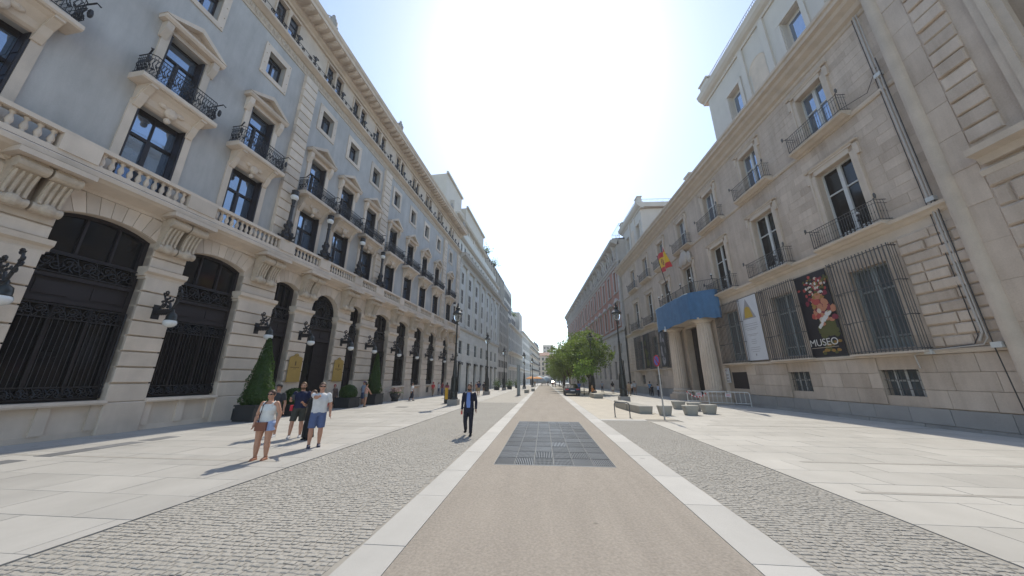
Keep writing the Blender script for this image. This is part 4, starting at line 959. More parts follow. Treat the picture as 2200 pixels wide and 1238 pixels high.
r_ = random.Random(11); groups = {}
def blot(x, z, rx, rz, k, lay):   # generic bunch of blossoms, leaves and cloth
    q = groups.setdefault(k, MB(1)); n = 8; dd = .031 + .0006 * lay; ph = r_.uniform(0, 3)
    q.add([(-x + rx * r_.uniform(.75, 1.15) * math.cos(6.283 * j / n + ph), dd, z + rz * r_.uniform(.75, 1.15) * math.sin(6.283 * j / n + ph)) for j in range(n)], [tuple(range(n))])
L_ = 0
for i in range(60): blot(r_.uniform(-.1, .95), r_.uniform(1.1, 2.0) , .16, .14, 3, L_); L_ += .35
for i in range(26): blot(r_.uniform(-.25, .95), r_.uniform(.25, 1.0) - .1, .14, .1, 4 if i % 2 else 3, L_); L_ += .35
for i in range(70): blot(.3 + r_.gauss(0, .32), 2.95 + r_.gauss(0, .5), r_.uniform(.12, .24), r_.uniform(.12, .24), r_.choice([2, 2, 2, 0, 4, 6, 1]), L_); L_ += .35
for i in range(16): blot(-.05 + .055 * i, 1.75 + .05 * i + r_.uniform(-.08, .08), .1, .1, 5, L_); L_ += .35
for i in range(80): blot(.3 + r_.gauss(0, .38), 4.1 + r_.gauss(0, .27), r_.uniform(.05, .12), r_.uniform(.05, .12), r_.choice([0, 6, 1, 5, 3, 4, 0]), L_); L_ += .35
for k, q in groups.items(): link('print', q.mesh('print', M['bp'][k]), t)['kind'] = 'stuff'
text('MUSEO', .56, M['bp'][5], t, (0, .16, .62)); link('print_line', MB(1).box(-.85, .85, .155, .16, .5, .52).mesh('print_line', M['bp'][1]), t)
t, hw, h = banner(24.75, 26.9, 3.2, 8.1, 'white museum banner with a golden pyramid and grey text lines', M['bannerwhite'])
q = MB(1); q.add([(-.75, .032, 3.15), (.75, .032, 3.15), (.1, .032, 4.75)], [(0, 1, 2)]); link('print', q.mesh('print', M['greyprint']), t)
q = MB(1); q.add([(-.45, .0325, 3.25), (.5, .0325, 3.25), (.35, .0325, 4.0), (.08, .0325, 4.15), (-.2, .0325, 4.0)], [(0, 1, 2, 3, 4)]); link('print', q.mesh('print', M['gold']), t)
q = MB(1)
for k, (z_, w_) in enumerate(((2.75, .7), (2.6, .75), (2.42, .7), (2.3, .5), (1.95, .6), (1.85, .4), (1.55, .25), (1.4, .3), (1.25, .25), (.95, .5), (.8, .55), (.65, .4))): q.box(-w_, w_, .03, .033, z_, z_ + .03)
q.box(-.02, .1, .03, .034, .36, .5); link('text_lines', q.mesh('text_lines', M['greyprint']), t)
t, hw, h = banner(47.0, 49.2, 3.3, 8.1, 'dark brown museum banner hanging beyond the columned doorway', M['bannerdark']); q = MB(1)
for i in range(14): q.ell((r_.uniform(-.7, .7), .03, r_.uniform(.6, 4.2)), r_.uniform(.1, .3), .006, r_.uniform(.2, .6), 8, 4)
link('print', q.mesh('print', M['bp'][3]), t)
t, hw, h = banner(41.3, 43.4, 3.3, 8.2, 'grey and white pictorial banner next to the doorway columns', M['darkprint']); q = MB(1)
for i in range(16): q.ell((r_.uniform(-.6, .6), .03, r_.uniform(.4, 4.4)), r_.uniform(.08, .25), .006, r_.uniform(.15, .5), 8, 4)
link('print', q.mesh('print', M['greyprint']), t)
p = RF.w(30.15, .12, 1.55); t = thing('museum_sign', 'cream notice panel with short dark text lines by the right column', 'sign', p, RF.rot)
link('panel', MB(1).box(-.58, .58, 0, .04, 0, 1.2).mesh('panel', M['bannerwhite']), t)
text('MUSEO', .2, M['bp'][6], t, (0, .045, .95))
q = MB(1)
for z_, w_ in ((.78, .15), (.6, .44), (.48, .12), (.34, .38), (.24, .1), (.1, .42)):
    n = max(2, int(w_ * 2 / .09))
    for k in range(n): q.box(-w_ + 2 * w_ * k / n, -w_ + 2 * w_ * (k + .75) / n, .04, .043, z_, z_ + (.07 if w_ > .2 else .04))
link('text_lines', q.mesh('text_lines', M['brassdark']), t)
# tarpaulin
q = MB(1); ring = [(28.9, .35), (29.05, .8), (29.6, 1.5), (30.3, 2.2), (32, 2.32), (34, 2.3), (36, 2.33), (37.9, 2.28), (38.7, 1.4), (39.35, .6), (39.45, .35)]
dense = []
for (x0, y0), (x1, y1) in zip(ring[:-1], ring[1:]):
    for k in range(6): dense.append((x0 + (x1 - x0) * k / 6, y0 + (y1 - y0) * k / 6))
dense.append(ring[-1]); nr = 14; vs = []
for j in range(nr):
    t_ = j / (nr - 1)
    for i, (x, y) in enumerate(dense):
        s_ = i / (len(dense) - 1); top = 9.62; bot = 6.95 + .3 * s_ + .05 * math.sin(i * .7) + .12 * math.sin(s_ * 7)
        z_ = top + (bot - top) * t_; w_ = .025 * math.sin(i * .4 + 5 * t_) * t_ + .02 * math.sin(i * 1.1 + 9 * t_) * math.sin(t_ * 3) + .05 + .05 * math.sin(t_ * 2.5 + s_ * 4)
        cx, cy = 33.9, .3; L = math.hypot(x - cx, y - cy); vs.append((x + (x - cx) / L * w_ - 33.9, y + (y - cy) / L * w_ * .8, z_))
n = len(dense); q.add(vs, [(j * n + i, j * n + i + 1, (j + 1) * n + i + 1, (j + 1) * n + i) for j in range(nr - 1) for i in range(n - 1)])
q.add([(x - 33.9, y * .96, 9.63) for x, y in dense] + [(x - 33.9, max(.05, y - .35), 9.6) for x, y in dense], [(i, i + 1, n + i + 1, n + i) for i in range(n - 1)])
p = RF.w(33.9, 0, 0); to = thing('tarpaulin', 'blue tarpaulin wrapped round the balcony over the museum doorway', 'tarpaulin', p, RF.rot)
link('sheet', q.mesh('sheet', M['tarp'], smooth=True), to)
M['tapelight'] = mat('pale_blue_rope', (.35, .5, .75), .6, .05, 2)
q = MB(1); q.tube([(x - 33.9, y + .04, 9.6 + .03 * math.sin(i)) for i, (x, y) in enumerate(dense)][18:50], .03, 5); link('rope', q.mesh('rope', M['tapelight']), to)
p = RF.w(35.6, 2.45, 6.75); t = thing('security_camera', 'small white camera hanging under the blue tarpaulin', 'camera', p); q = MB(); q.lathe([(.03, .55), (.05, .3), (.13, .15), (.16, 0), (.1, -.02)], (0, 0, 0), 10); link('housing', q.mesh('housing', M['white'], smooth=True), t)
q = MB(); q.ell((0, 0, -.03), .1, .1, .09, 10, 6); link('dome', q.mesh('dome', M['darkglass'], smooth=True), t)
# flag
M['fr'] = mat('flag_red', (.5, .03, .035), .7, .05, 3); M['fy'] = mat('flag_yellow', (.72, .42, .03), .7, .05, 3); M['fe'] = mat('flag_emblem', (.32, .12, .05), .7, .05, 3)
p = RF.w(34.0, 2.0, 9.6); t = thing('national_flag', 'red and yellow flag on a leaning pole above the blue tarpaulin', 'flag', p, RF.rot)
base, tip = Vector((.1, 0, .0)), Vector((.95, .55, 5.6)); link('pole', MB(1).tube([tuple(base), tuple(tip)], .045, 7).ell(tuple(tip), .08, .08, .08, 7, 5).mesh('pole', M['darkwood']), t)
q = MB(1); nu, nv = 22, 12; vs = []
for j in range(nv + 1):
    for i in range(nu + 1):
        s_, v_ = i / nu, j / nv; o = tip + (base - tip) * (v_ * .36 + .015)
        dx = -s_ * 2.9 * (1 - .1 * v_); vs.append((o.x + dx, o.y + .28 * math.sin(s_ * 8 + v_ * 2.5) * s_ + .3 * s_, o.z + .14 * math.sin(s_ * 6 + 1 + v_) * s_ - .3 * s_ * s_ + (.25 * s_ * (1 - v_))))
q.add(vs, [(j * (nu + 1) + i, j * (nu + 1) + i + 1, (j + 1) * (nu + 1) + i + 1, (j + 1) * (nu + 1) + i) for j in range(nv) for i in range(nu)])
q.mi = [(0 if j < 3 or j >= 9 else (2 if 5 <= i <= 8 and 4 <= j <= 7 and (i + j) % 3 else 1)) for j in range(nv) for i in range(nu)]
link('cloth', q.mesh('cloth', [M['fr'], M['fy'], M['fe']], smooth=True), t)
# ---------------------------------------------------------------- bank and the buildings beyond it on the left
BK = Bld(LF, 'bank_building', 'pale stone bank with tall pilasters next to the grey hotel', 'building', 68.0)
a0, a1 = 50.95, 86.6
px = [50.95 + 5.0 * k for k in range(8)]; cx = [53.4 + 4.9 * k for k in range(7)]
rows = [(11.2, 13.6), (14.6, 17.2), (18.2, 20.4)]
lo = [(u - .95, u + .95, -1, 4.6) for u in cx] + [(u - .95, u + .95, 5.9, 8.1) for u in cx]
m = BK.mb(); holed_wall(m, a0, a1, -1, 9.9, lo, 0, .9); BK.part('lower_wall', m, M['bank'])
ashlar(BK, M['bank'], a0, a1, -.5, 9.8, .62, 2.4, lo, 0, .025, gap=.045, cap=70, seed=31, bevel=.02)
up = [(u - .75, u + .75, c, e) for u in cx for c, e in rows]
m = BK.mb(); holed_wall(m, a0, a1, 9.9, 22.2, up, -.1, .4); BK.part('upper_wall', m, M['bank'])
m = BK.mb(); m.box(a0, a1, -16, -.95, -1, 30); BK.part('building_core', m, M['bank'])
at = [(u + s_ - .45, u + s_ + .45, 24.2, 25.6) for u in cx for s_ in (-1.1, 1.1)]
m = BK.mb(); holed_wall(m, a0, a1, 23.4, 26.6, at, -.2, .4); BK.part('attic_wall', m, M['bank'])
m = BK.mb(); m.ext([(-.5, 9.9), (.1, 9.9), (.3, 10.1), (.32, 10.4), (-.5, 10.6)], a0, a1); m.ext([(-.45, 21.6), (.3, 21.6), (.34, 22.5), (.5, 22.6), (.8, 22.75), (1.1, 22.8), (1.15, 23.1), (1.25, 23.3), (-.3, 23.45)], a0, a1 + .2); m.ext([(-.3, 26.2), (.1, 26.2), (.4, 26.4), (.42, 26.6), (-.3, 26.75)], a0, a1); BK.part('cornice', m, M['bankdark'])
q = MB(-1); q.box(-.09, .09, .4, 1.0, 22.5, 22.72); DEN = q.mesh('dentil', M['bankdark'])
for k in range(58): BK.inst('dentil', DEN, a0 + .5 + .61 * k, 0, 0)
q = MB(-1); q.box(-.5, .5, -.5, .17, 10.6, 20.9); 
for k in range(4): q.box(-.42 + .25 * k, -.33 + .25 * k, .1, .21, 11.2, 20.4)
q.box(-.65, .65, -.5, .22, 10.6, 11.1); PIL = q.mesh('pilaster', M['bank'])
q = MB(-1); q.box(-.62, .62, -.5, .2, 20.9, 21.1); q.ext([(0, 21.1), (.2, 21.1), (.34, 21.5), (0, 21.6)], -.7, .7); [q.tube(spiral((s_ * .5, .25, 21.35), .2, 1.3, 9), .06, 5) for s_ in (-1, 1)]; CAPM = q.mesh('capital', M['bank'])
for u in px: o = BK.inst('pilaster', PIL, u + (.6 if u == px[0] else 0), 0, 0); link('capital', CAPM, o)
def simple_win(hw, h, dd, sg, nm='window', rows=(.5,), m_=None):
    f = MB(sg); b = -dd
    f.box(-hw, -hw + .07, b, b + .08, 0, h); f.box(hw - .07, hw, b, b + .08, 0, h); f.box(-hw, hw, b, b + .07, h - .07, h); f.box(-hw, hw, b, b + .07, 0, .07); f.box(-.05, .05, b, b + .075, 0, h)
    for t_ in rows: f.box(-hw, hw, b, b + .065, h * t_ - .03, h * t_ + .03)
    p = MB(sg); p.quad((-hw, b + .02, 0), (hw, b + .02, 0), (hw, b + .02, h), (-hw, b + .02, h))
    return f.mesh(nm, m_ or M['greypaint']), p.mesh('pane', M['farglass'])
for c, e in rows:
    wv = simple_win(.75, e - c, .1, -1, m_=M['bankdark'])
    for u in cx: o = BK.inst('window', wv[0], u, -.1, c); link('pane', wv[1], o)
wv = simple_win(.95, 2.2, .25, -1); ws = simple_win(.95, 5.0, .4, -1, 'shop_window', (.7,), M['darkwood'])
q = MB(-1); q.box(-.9, .9, -.3, .35, 4.3, 4.5); q.tube(spiral((-.6, .3, 4.2), .25, 1.2, 8), .06, 4); q.tube(spiral((.6, .3, 4.2), .25, 1.2, 8, 3, -1), .06, 4); AW = q.mesh('iron_awning', M['iron'])
for u in cx:
    o = BK.inst('window', wv[0], u, 0, 5.9); link('pane', wv[1], o); o = BK.inst('shop_window', ws[0], u, 0, -.45); link('pane', ws[1], o); link('iron_awning', AW, o, (0, 0, .45))
wv = simple_win(.45, 1.4, .1, -1)
for h in at: o = BK.inst('window', wv[0], (h[0] + h[1]) / 2, -.2, 24.2); link('pane', wv[1], o)
# set-back white top storeys
m = BK.mb(); tops = [(53.4 + 4.0 * k - .8, 53.4 + 4.0 * k + .8, 27.6, 29.8) for k in range(5)]
holed_wall(m, 51.2, 74, 26.7, 31.2, tops, -1.2, .4); m.box(51.2, 74, -15, -1.65, 26.7, 34.2); m.ext([(-1.3, 31.2), (-.6, 31.3), (-.4, 31.6), (-1.3, 31.7)], 51.1, 74.4); m.box(48.6, 57.5, -8, -2.4, 27, 38.2); m.box(57.5, 72.5, -8, -1.3, 31.7, 36.0); m.ext([(-1.3, 36), (-.9, 36.1), (-.9, 36.4), (-1.3, 36.5)], 57.4, 72.7); m.ext([(-2.5, 38.2), (-2.1, 38.2), (-2.1, 38.6), (-2.5, 38.7)], 48.5, 57.7)
BK.part('set_back_storeys', m, M['attic'])
wv = simple_win(.8, 2.2, .1, -1)
for h in tops: o = BK.inst('window', wv[0], (h[0] + h[1]) / 2, -1.2, 27.6); link('pane', wv[1], o)
for k in range(6): BK.part('pilaster_strip', BK.mb().box(51.4 + 4 * k - .35, 51.4 + 4 * k + .35, -1.2, -1.0, 26.7, 31.2), M['attic'])
def plain_block(fr, nm, label, u0, u1, levels, m, bay, hw, d=0.0, top=None, cornices=(), balc=(), zb=-2.0, depth=16, wm=None, piers=None, wmat=None):
    B = Bld(fr, nm, label, 'building', (u0 + u1) / 2); n = max(1, round((u1 - u0) / bay)); cs = [u0 + (u1 - u0) * (k + .5) / n for k in range(n)]
    H = top or levels[-1][1] + 1.2
    holes = [(u - hw, u + hw, c, e) for u in cs for c, e in levels]
    mm = B.mb(); holed_wall(mm, u0, u1, zb, H, holes, d, .4); mm.box(u0, u1, -depth, d - .42, zb, H - .01); mm.quad((u0, d, zb), (u0, d, H), (u0, d - .5, H), (u0, d - .5, zb)); B.part('wall', mm, m)
    for z_, pr, hh in cornices: B.part('cornice', B.mb().ext([(d - .1, z_), (d + pr * .5, z_ + .05), (d + pr, z_ + hh * .5), (d + pr, z_ + hh), (d - .1, z_ + hh + .05)], u0, u1), m)
    for c, e in levels:
        wv = simple_win(hw, e - c, .1, fr.sg, m_=wmat)
        for u in cs: o = B.inst('window', wv[0], u, d, c); link('pane', wv[1], o)
    for z_, pr, hh in balc:
        q = B.mb(); q.box(u0 + .3, u1 - .3, d, d + pr, z_ - .15, z_); B.part('balcony_slab', q, m)
        q = B.mb(); q.box(u0 + .3, u1 - .3, d + pr - .05, d + pr - .02, z_ + hh - .05, z_ + hh); nb = int((u1 - u0) / .3)
        for k in range(nb): q.box(u0 + .3 + (u1 - u0 - .6) * k / nb, u0 + .38 + (u1 - u0 - .6) * k / nb, d + pr - .05, d + pr - .02, z_, z_ + hh)
        B.part('balcony_railing', q, M['iron'])
    if piers:
        for k in range(n + 1): B.part('pier', B.mb().box(u0 + (u1 - u0) * k / n - .25, u0 + (u1 - u0) * k / n + .25, d, d + .2, piers[0], piers[1]), m)
    return B, cs
B3, _ = plain_block(LF, 'modern_office_building', 'grey stone office building with vertical strips of dark glass', 86.7, 103, [(0, 3.6), (4.8, 6.8), (8.6, 11.2), (11.9, 14.3), (15, 17.4), (18.1, 20.4), (21.1, 22.8)], M['bankdark'], 2.3, .75, -.25, 23.4, ((23.2, .6, .5),), piers=(8, 23), wmat=M['darkwood'])
m = B3.mb(); m.box(74.2, 88, -8, -2.2, 26.7, 33.0); m.box(88, 103, -8, -1.6, 23.5, 33.4); m.box(74.1, 103.2, -8.2, -1.4, 33.0, 33.6); B3.part('glazed_penthouse', m, M['penthouse'])
for k in range(13): B3.part('penthouse_mullion', B3.mb().box(74.3 + 2.36 * k, 74.8 + 2.36 * k, -2.3, -1.35, 26 if k < 6 else 23.6, 33.4), M['attic'])
B4, _ = plain_block(LF, 'ornate_bay_building', 'ornate stone building with projecting bay and arched loggia mid street', 103.1, 139.5, [(-.3, 4.4), (6.3, 9.2), (11, 14.5), (15.2, 18.2)], M['bank'], 3.3, .8, .1, 19.4, ((5.2, .6, .5), (10, 1.2, .5), (18.9, .9, .6)), piers=(10.5, 18.9))
m = B4.mb(); m.box(103.1, 120, -10, -1.5, 19.4, 33.5); m.box(120, 139, -10, -2.5, 19.4, 27); B4.part('upper_block', m, M['bankdark'])
for k in range(6):
    for z_ in (20.5, 24.6, 28.6): B4.part('upper_window', B4.mb().box(104.3 + 2.6 * k, 105.8 + 2.6 * k, -1.6, -1.42, z_, z_ + 2.8), M['penthouse'])
for k in range(7): B4.part('upper_window', B4.mb().box(121.3 + 2.4 * k, 122.8 + 2.4 * k, -2.6, -2.42, 21, 25.5), M['penthouse'])
B5, _ = plain_block(LF, 'plain_stone_building', 'plain pale stone building with rooftop planting further down the street', 139.6, 175, [(-.6, 4.2), (6, 9), (10.4, 13.2), (14.4, 17.2), (18.3, 20.5)], M['bank'], 3.5, .8, 0, 21.8, ((21.3, .9, .6), (5, .5, .4)))
B5.part('upper_block', B5.mb().box(139.6, 150, -8, -1, 21.9, 30.5), M['bankdark'])
B6, _ = plain_block(LF, 'balconied_building', 'pale corner building with long dark iron balconies far down the left side', 175.1, 243, [(-1, 4), (6, 8.8), (10, 13), (14.2, 17), (18.2, 20.4)], M['attic'], 3.8, .8, .1, 21.6, ((21.2, 1.0, .6),), ((5.9, 1.0, 1.0), (9.9, 1.0, 1.0), (14.1, 1.0, 1.0), (18.1, .9, 1.0)))
q = B6.mb(); q.lathe([(3.2, 21.6), (3.2, 23), (3.4, 23.2), (3.0, 25), (2.0, 26.6), (.4, 27.4), (.15, 29)], (238, -2.5, 0), 14); B6.part('corner_dome', q, M['slatecopper'], smooth=True)
FR_ = Front(0, 90, 1)
def end_block(nm, label, x0, x1, y, h, m, bay, levels, roof=None, hw=.8):
    fr = Front(0, 90, -1); fr.o = Vector((0, y, 0)); fr.t = Vector((1, 0, 0)); fr.n = Vector((0, -1, 0)); fr.rot = 0.0; fr.sg = -1
    B, cs = plain_block(fr, nm, label, x0, x1, levels, m, bay, hw, 0, h, ((h - .6, .8, .6),), zb=-3, depth=14)
    if roof: B.part('roof', B.mb().ext([(.8, h + .05), (.8, h + .3), (-7, h + 3.4), (-14, h + .2)], x0 - .6, x1 + .6), roof)
    return B
lv = [(-1, 2), (4, 6.4), (7.8, 10.2), (11.6, 14), (15.4, 17.6)]
end_block('red_roofed_house', 'pinkish house with a red tile roof closing the street', -8, 4.5, 262, 19.0, M['museumtrim'], 3.2, lv, M['roof'])
end_block('yellow_end_house', 'cream painted house beside the red roofed one at the street end', 4.6, 9.5, 258, 16.5, M['attic'], 2.4, lv[:4], M['roof'])
end_block('grey_end_house', 'low grey house behind the trees at the street end', 9.6, 30, 256, 15.0, M['bankdark'], 3.4, lv[:4])
end_block('rooftop_tower', 'square pale tower block rising behind the red tile roof', 0, 9, 285, 30.0, M['bankdark'], 3, [(23, 24.6), (26.5, 28.2)])
end_block('left_end_house', 'greyish house at the left of the street end behind the tents', -22, -8.1, 268, 17.0, M['bankdark'], 3.2, lv[:4], M['roof'])

for u, z_, d_, lb in ((76.5, 33.6, -2.5, 'dark green shrub on the glazed penthouse roof nearest the bank'), (86.5, 33.6, -2.2, 'green shrub on the middle of the glazed penthouse roof'), (122, 27, -3.2, 'bushy green roof planting above the ornate building'), (131, 27, -3.2, 'second clump of roof planting above the ornate building')):
    p = LF.w(u, d_, z_); t = thing('roof_shrub', lb, 'shrub', p, 0, 'roof planting on the left side'); q = MB(); r_ = random.Random(int(u))
    for k in range(420):
        dv = Vector((r_.gauss(0, .9), r_.gauss(0, .9), abs(r_.gauss(0, .8)))); a_ = Vector((r_.gauss(0, 1), r_.gauss(0, 1), r_.gauss(0, 1))).normalized() * .2; b_v = a_.cross(Vector((r_.gauss(0, 1), .3, .5))).normalized() * .13
        q.add([tuple(dv - a_), tuple(dv + b_v), tuple(dv + a_), tuple(dv - b_v)], [(0, 1, 2, 3)])
    link('foliage', q.mesh('foliage', M['hedge'], recalc=False), t); link('planter_box', MB().box(-1.2, 1.2, -.4, .4, 0, .5).mesh('planter_box', M['planter']), t)
# ---------------------------------------------------------------- street furniture
M['cone'] = M['hedge']
def leafcloud(q, pts, r_, s0, s1, nrm=None):
    for p in pts:
        s_ = r_.uniform(s0, s1); d1 = Vector((r_.gauss(0, 1), r_.gauss(0, 1), r_.gauss(0, 1))).normalized(); d2 = d1.cross(Vector((r_.gauss(0, 1), r_.gauss(0, 1), r_.gauss(0, 1)))).normalized()
        a, b = d1 * s_, d2 * s_ * .6; p = Vector(p)
        q.add([tuple(p - a), tuple(p + b), tuple(p + a), tuple(p - b)], [(0, 1, 2, 3)])
def planter(parent, w_, h):
    q = MB(); q.zprism([(-w_ / 2, -w_ / 2), (w_ / 2, -w_ / 2), (w_ / 2, w_ / 2), (-w_ / 2, w_ / 2)], 0, h - .08); q.zprism([(-w_ / 2 - .04, -w_ / 2 - .04), (w_ / 2 + .04, -w_ / 2 - .04), (w_ / 2 + .04, w_ / 2 + .04), (-w_ / 2 - .04, w_ / 2 + .04)], h - .08, h)
    for s_ in (-1, 1):
        for x in (-.25, .25): q.box(x * w_ * 1.4 - w_ * .2, x * w_ * 1.4 + w_ * .2, s_ * w_ / 2 - .012, s_ * w_ / 2 + .012, .1, h - .16)
    link('planter_box', q.mesh('planter_box', M['planter']), parent)
def at_ground(x, y): return (x, y, gz(y))
def cone(x, y, h0, h1, rad, label):
    t = thing('clipped_cone_shrub', label, 'potted shrub', at_ground(x, y), LF.rot, 'clipped cone shrubs in planters'); planter(t, 1.15, h0)
    r_ = random.Random(int(x * 10)); q = MB(); L = h1 - h0
    pts = []
    for k in range(5200):
        v = r_.random() ** 1.6; a = r_.uniform(0, 6.283); lump = 1 + .07 * math.sin(a * 5 + v * 9) + .08 * math.sin(a * 3 - v * 14) + (.22 * r_.random() if r_.random() < .03 else 0); rr = (rad * (1 - v) ** .85 * (1 if v > .06 else .75 + 4 * v) + .04) * lump * r_.uniform(.86, 1.03); pts.append((rr * math.cos(a), rr * math.sin(a), h0 + L * v))
    leafcloud(q, pts, r_, .025, .05)
    q.lathe([(rad * .6, h0), (rad * .86, h0 + .1 * L), (rad * .5, h0 + .5 * L), (.03, h1 - .1)], (0, 0, 0), 12); link('foliage', q.mesh('foliage', M['cone'], recalc=False), t)
def ball(x, y, h0, rad, label):
    t = thing('clipped_ball_shrub', label, 'potted shrub', at_ground(x, y), LF.rot, 'clipped ball shrubs in planters'); planter(t, 1.15, h0)
    r_ = random.Random(int(x * 17)); q = MB(); pts = []
    for k in range(3200):
        d_ = Vector((r_.gauss(0, 1), r_.gauss(0, 1), r_.gauss(0, 1))).normalized()
        if d_.z > -.5: pts.append(tuple(d_ * rad * r_.uniform(.93, 1.03) + Vector((0, 0, h0 + rad * .45))))
    leafcloud(q, pts, r_, .02, .045); q.ell((0, 0, h0 + rad * .45), rad * .93, rad * .93, rad * .93, 14, 9); link('foliage', q.mesh('foliage', M['cone'], recalc=False), t)
p = LF.w(15.7, 1.65); cone(p.x, p.y, .78, 4.1, .72, 'tall clipped cone shrub in a dark planter behind the group of tourists')
p = LF.w(26.9, 1.15); cone(p.x, p.y, .85, 4.2, .58, 'farther clipped cone shrub in a dark planter right of the hotel door')
p = LF.w(18.3, 1.35); ball(p.x, p.y, .62, .6, 'dark round clipped shrub left of the hotel door behind the bearded man')
p = LF.w(23.5, 1.2); ball(p.x, p.y, .72, .62, 'bright round clipped shrub right of the hotel door')
p = LF.w(30.9, 1.0); t = thing('flower_pot', 'stone pot of pink and cream flowers by the hotel wall', 'flower pot', at_ground(p.x, p.y)); q = MB(); q.lathe([(.3, 0), (.34, .1), (.3, .2), (.48, .5), (.52, .72), (.44, .74)], (0, 0, 0), 12); link('pot', q.mesh('pot', M['planter']), t)
M['petal'] = mat('petals', (.5, .33, .30), .7, .35, 9); q = MB(); r_ = random.Random(3); leafcloud(q, [(r_.gauss(0, .26), r_.gauss(0, .26), .95 + r_.gauss(0, .13)) for k in range(260)], r_, .05, .1); link('flowers', q.mesh('flowers', M['petal'], recalc=False), t)
q = MB(); leafcloud(q, [(r_.gauss(0, .24), r_.gauss(0, .24), .82 + r_.gauss(0, .1)) for k in range(300)], r_, .05, .09); link('leaves', q.mesh('leaves', M['hedge'], recalc=False), t)
# street lamps
lamp_glass = bpy.data.materials.new('lamp_glass'); lamp_glass.use_nodes = True
b_ = lamp_glass.node_tree.nodes['Principled BSDF']; b_.inputs['Base Color'].default_value = (.9, .92, .9, 1); b_.inputs['Roughness'].default_value = .05; b_.inputs['Transmission Weight'].default_value = .85; b_.inputs['IOR'].default_value = 1.1
def lamp_tree():
    t = link('street_lamp', None)
    q = MB(); q.box(-.42, .42, -.42, .42, -.2, .42); q.box(-.39, .39, -.39, .39, .42, .46); link('stone_base', q.mesh('stone_base', M['granite']), t)
    q = MB(); q.lathe([(.36, .46), (.36, .56), (.31, .62), (.3, 1.0), (.32, 1.06), (.27, 1.12), (.23, 2.2), (.25, 2.28), (.2, 2.36), (.13, 3.4), (.16, 3.46), (.12, 3.54), (.1, 3.7)], (0, 0, 0), 12)
    for k in range(8): a = k * math.pi / 4; q.tube([(.3 * math.cos(a), .3 * math.sin(a), 1.1), (.25 * math.cos(a), .25 * math.sin(a), 2.2)], .03, 5)
    link('cast_base', q.mesh('cast_base', M['lamp'], smooth=False), t)
    q = MB(); q.lathe([(.1, 3.7), (.085, 5.0), (.11, 5.05), (.075, 5.12), (.06, 6.7), (.1, 6.76), (.05, 6.85), (.12, 6.95), (.16, 7.0)], (0, 0, 0), 10); link('shaft', q.mesh('shaft', M['lamp'], smooth=True), t)
    q = MB(); q.lathe([(.14, 7.0), (.24, 7.1), (.31, 7.28), (.33, 7.5), (.32, 7.62)], (0, 0, 0), 16); link('globe', q.mesh('globe', lamp_glass, smooth=True), t)
    q = MB(); q.lathe([(.34, 7.6), (.46, 7.64), (.42, 7.74), (.3, 7.86), (.2, 7.98), (.14, 8.05), (.2, 8.12), (.17, 8.24), (.08, 8.3), (.1, 8.38), (.05, 8.46), (.07, 8.54), (.0, 8.72)], (0, 0, 0), 14)
    for k in range(6): a = k * math.pi / 3; q.tube([(.2 * math.cos(a), .2 * math.sin(a), 7.0), (.34 * math.cos(a), .34 * math.sin(a), 7.3), (.35 * math.cos(a), .35 * math.sin(a), 7.62)], .014, 4)
    link('lamp_cap', q.mesh('lamp_cap', M['lamp'], smooth=False), t)
    q = MB(); q.lathe([(.05, 7.15), (.07, 7.3), (.07, 7.5), (.04, 7.58)], (0, 0, 0), 8); link('bulb', q.mesh('bulb', M['globe']), t)
    return t
l0 = lamp_tree(); first = True
for x, y, s_, lb in [(-7.35, 26.6, .98, 'nearest black street lamp on the left, with a litter bin at its foot'), (-7.95, 45.6, 1.0, 'second black street lamp on the left, before the bank'), (-7.97, 66, 1.0, 'third black street lamp on the left, by the ornate building'), (-4.6, 78, 1.0, 'black street lamp on the left near the short concrete benches'), (-6.6, 112, 1.0, 'far black street lamp left of the orange parasol'), (-3.3, 98, 1.0, 'slim far street lamp just right of the orange parasol'), (-5.5, 140, 1.0, 'farthest black street lamp by the balconied corner building'),
                   (7.45, 32.1, 1.1, 'tall black street lamp on the right beside the stone bench'), (7.0, 48.2, 1.06, 'black street lamp rising through the trees on the right')]:
    o = l0 if first else copy_tree(l0); first = False; o.location = at_ground(x, y); o.scale = (s_,) * 3
    tag(o, lb, 'street lamp', 'black cast iron street lamps')
t = thing('litter_bin', 'dark litter bin with a yellow and orange band behind the left street lamp', 'litter bin', at_ground(-8.45, 28.6)); q = MB(); q.lathe([(.28, 0), (.3, .1), (.3, 1.05), (.33, 1.1), (.3, 1.16)], (0, 0, 0), 14); link('body', q.mesh('body', M['planter']), t)
M['yellow'] = mat('yellow_paint', (.6, .33, .02), .5, .05, 2); link('band', MB().box(-.16, .1, -.33, -.27, .35, 1.3).mesh('band', M['yellow']), t)
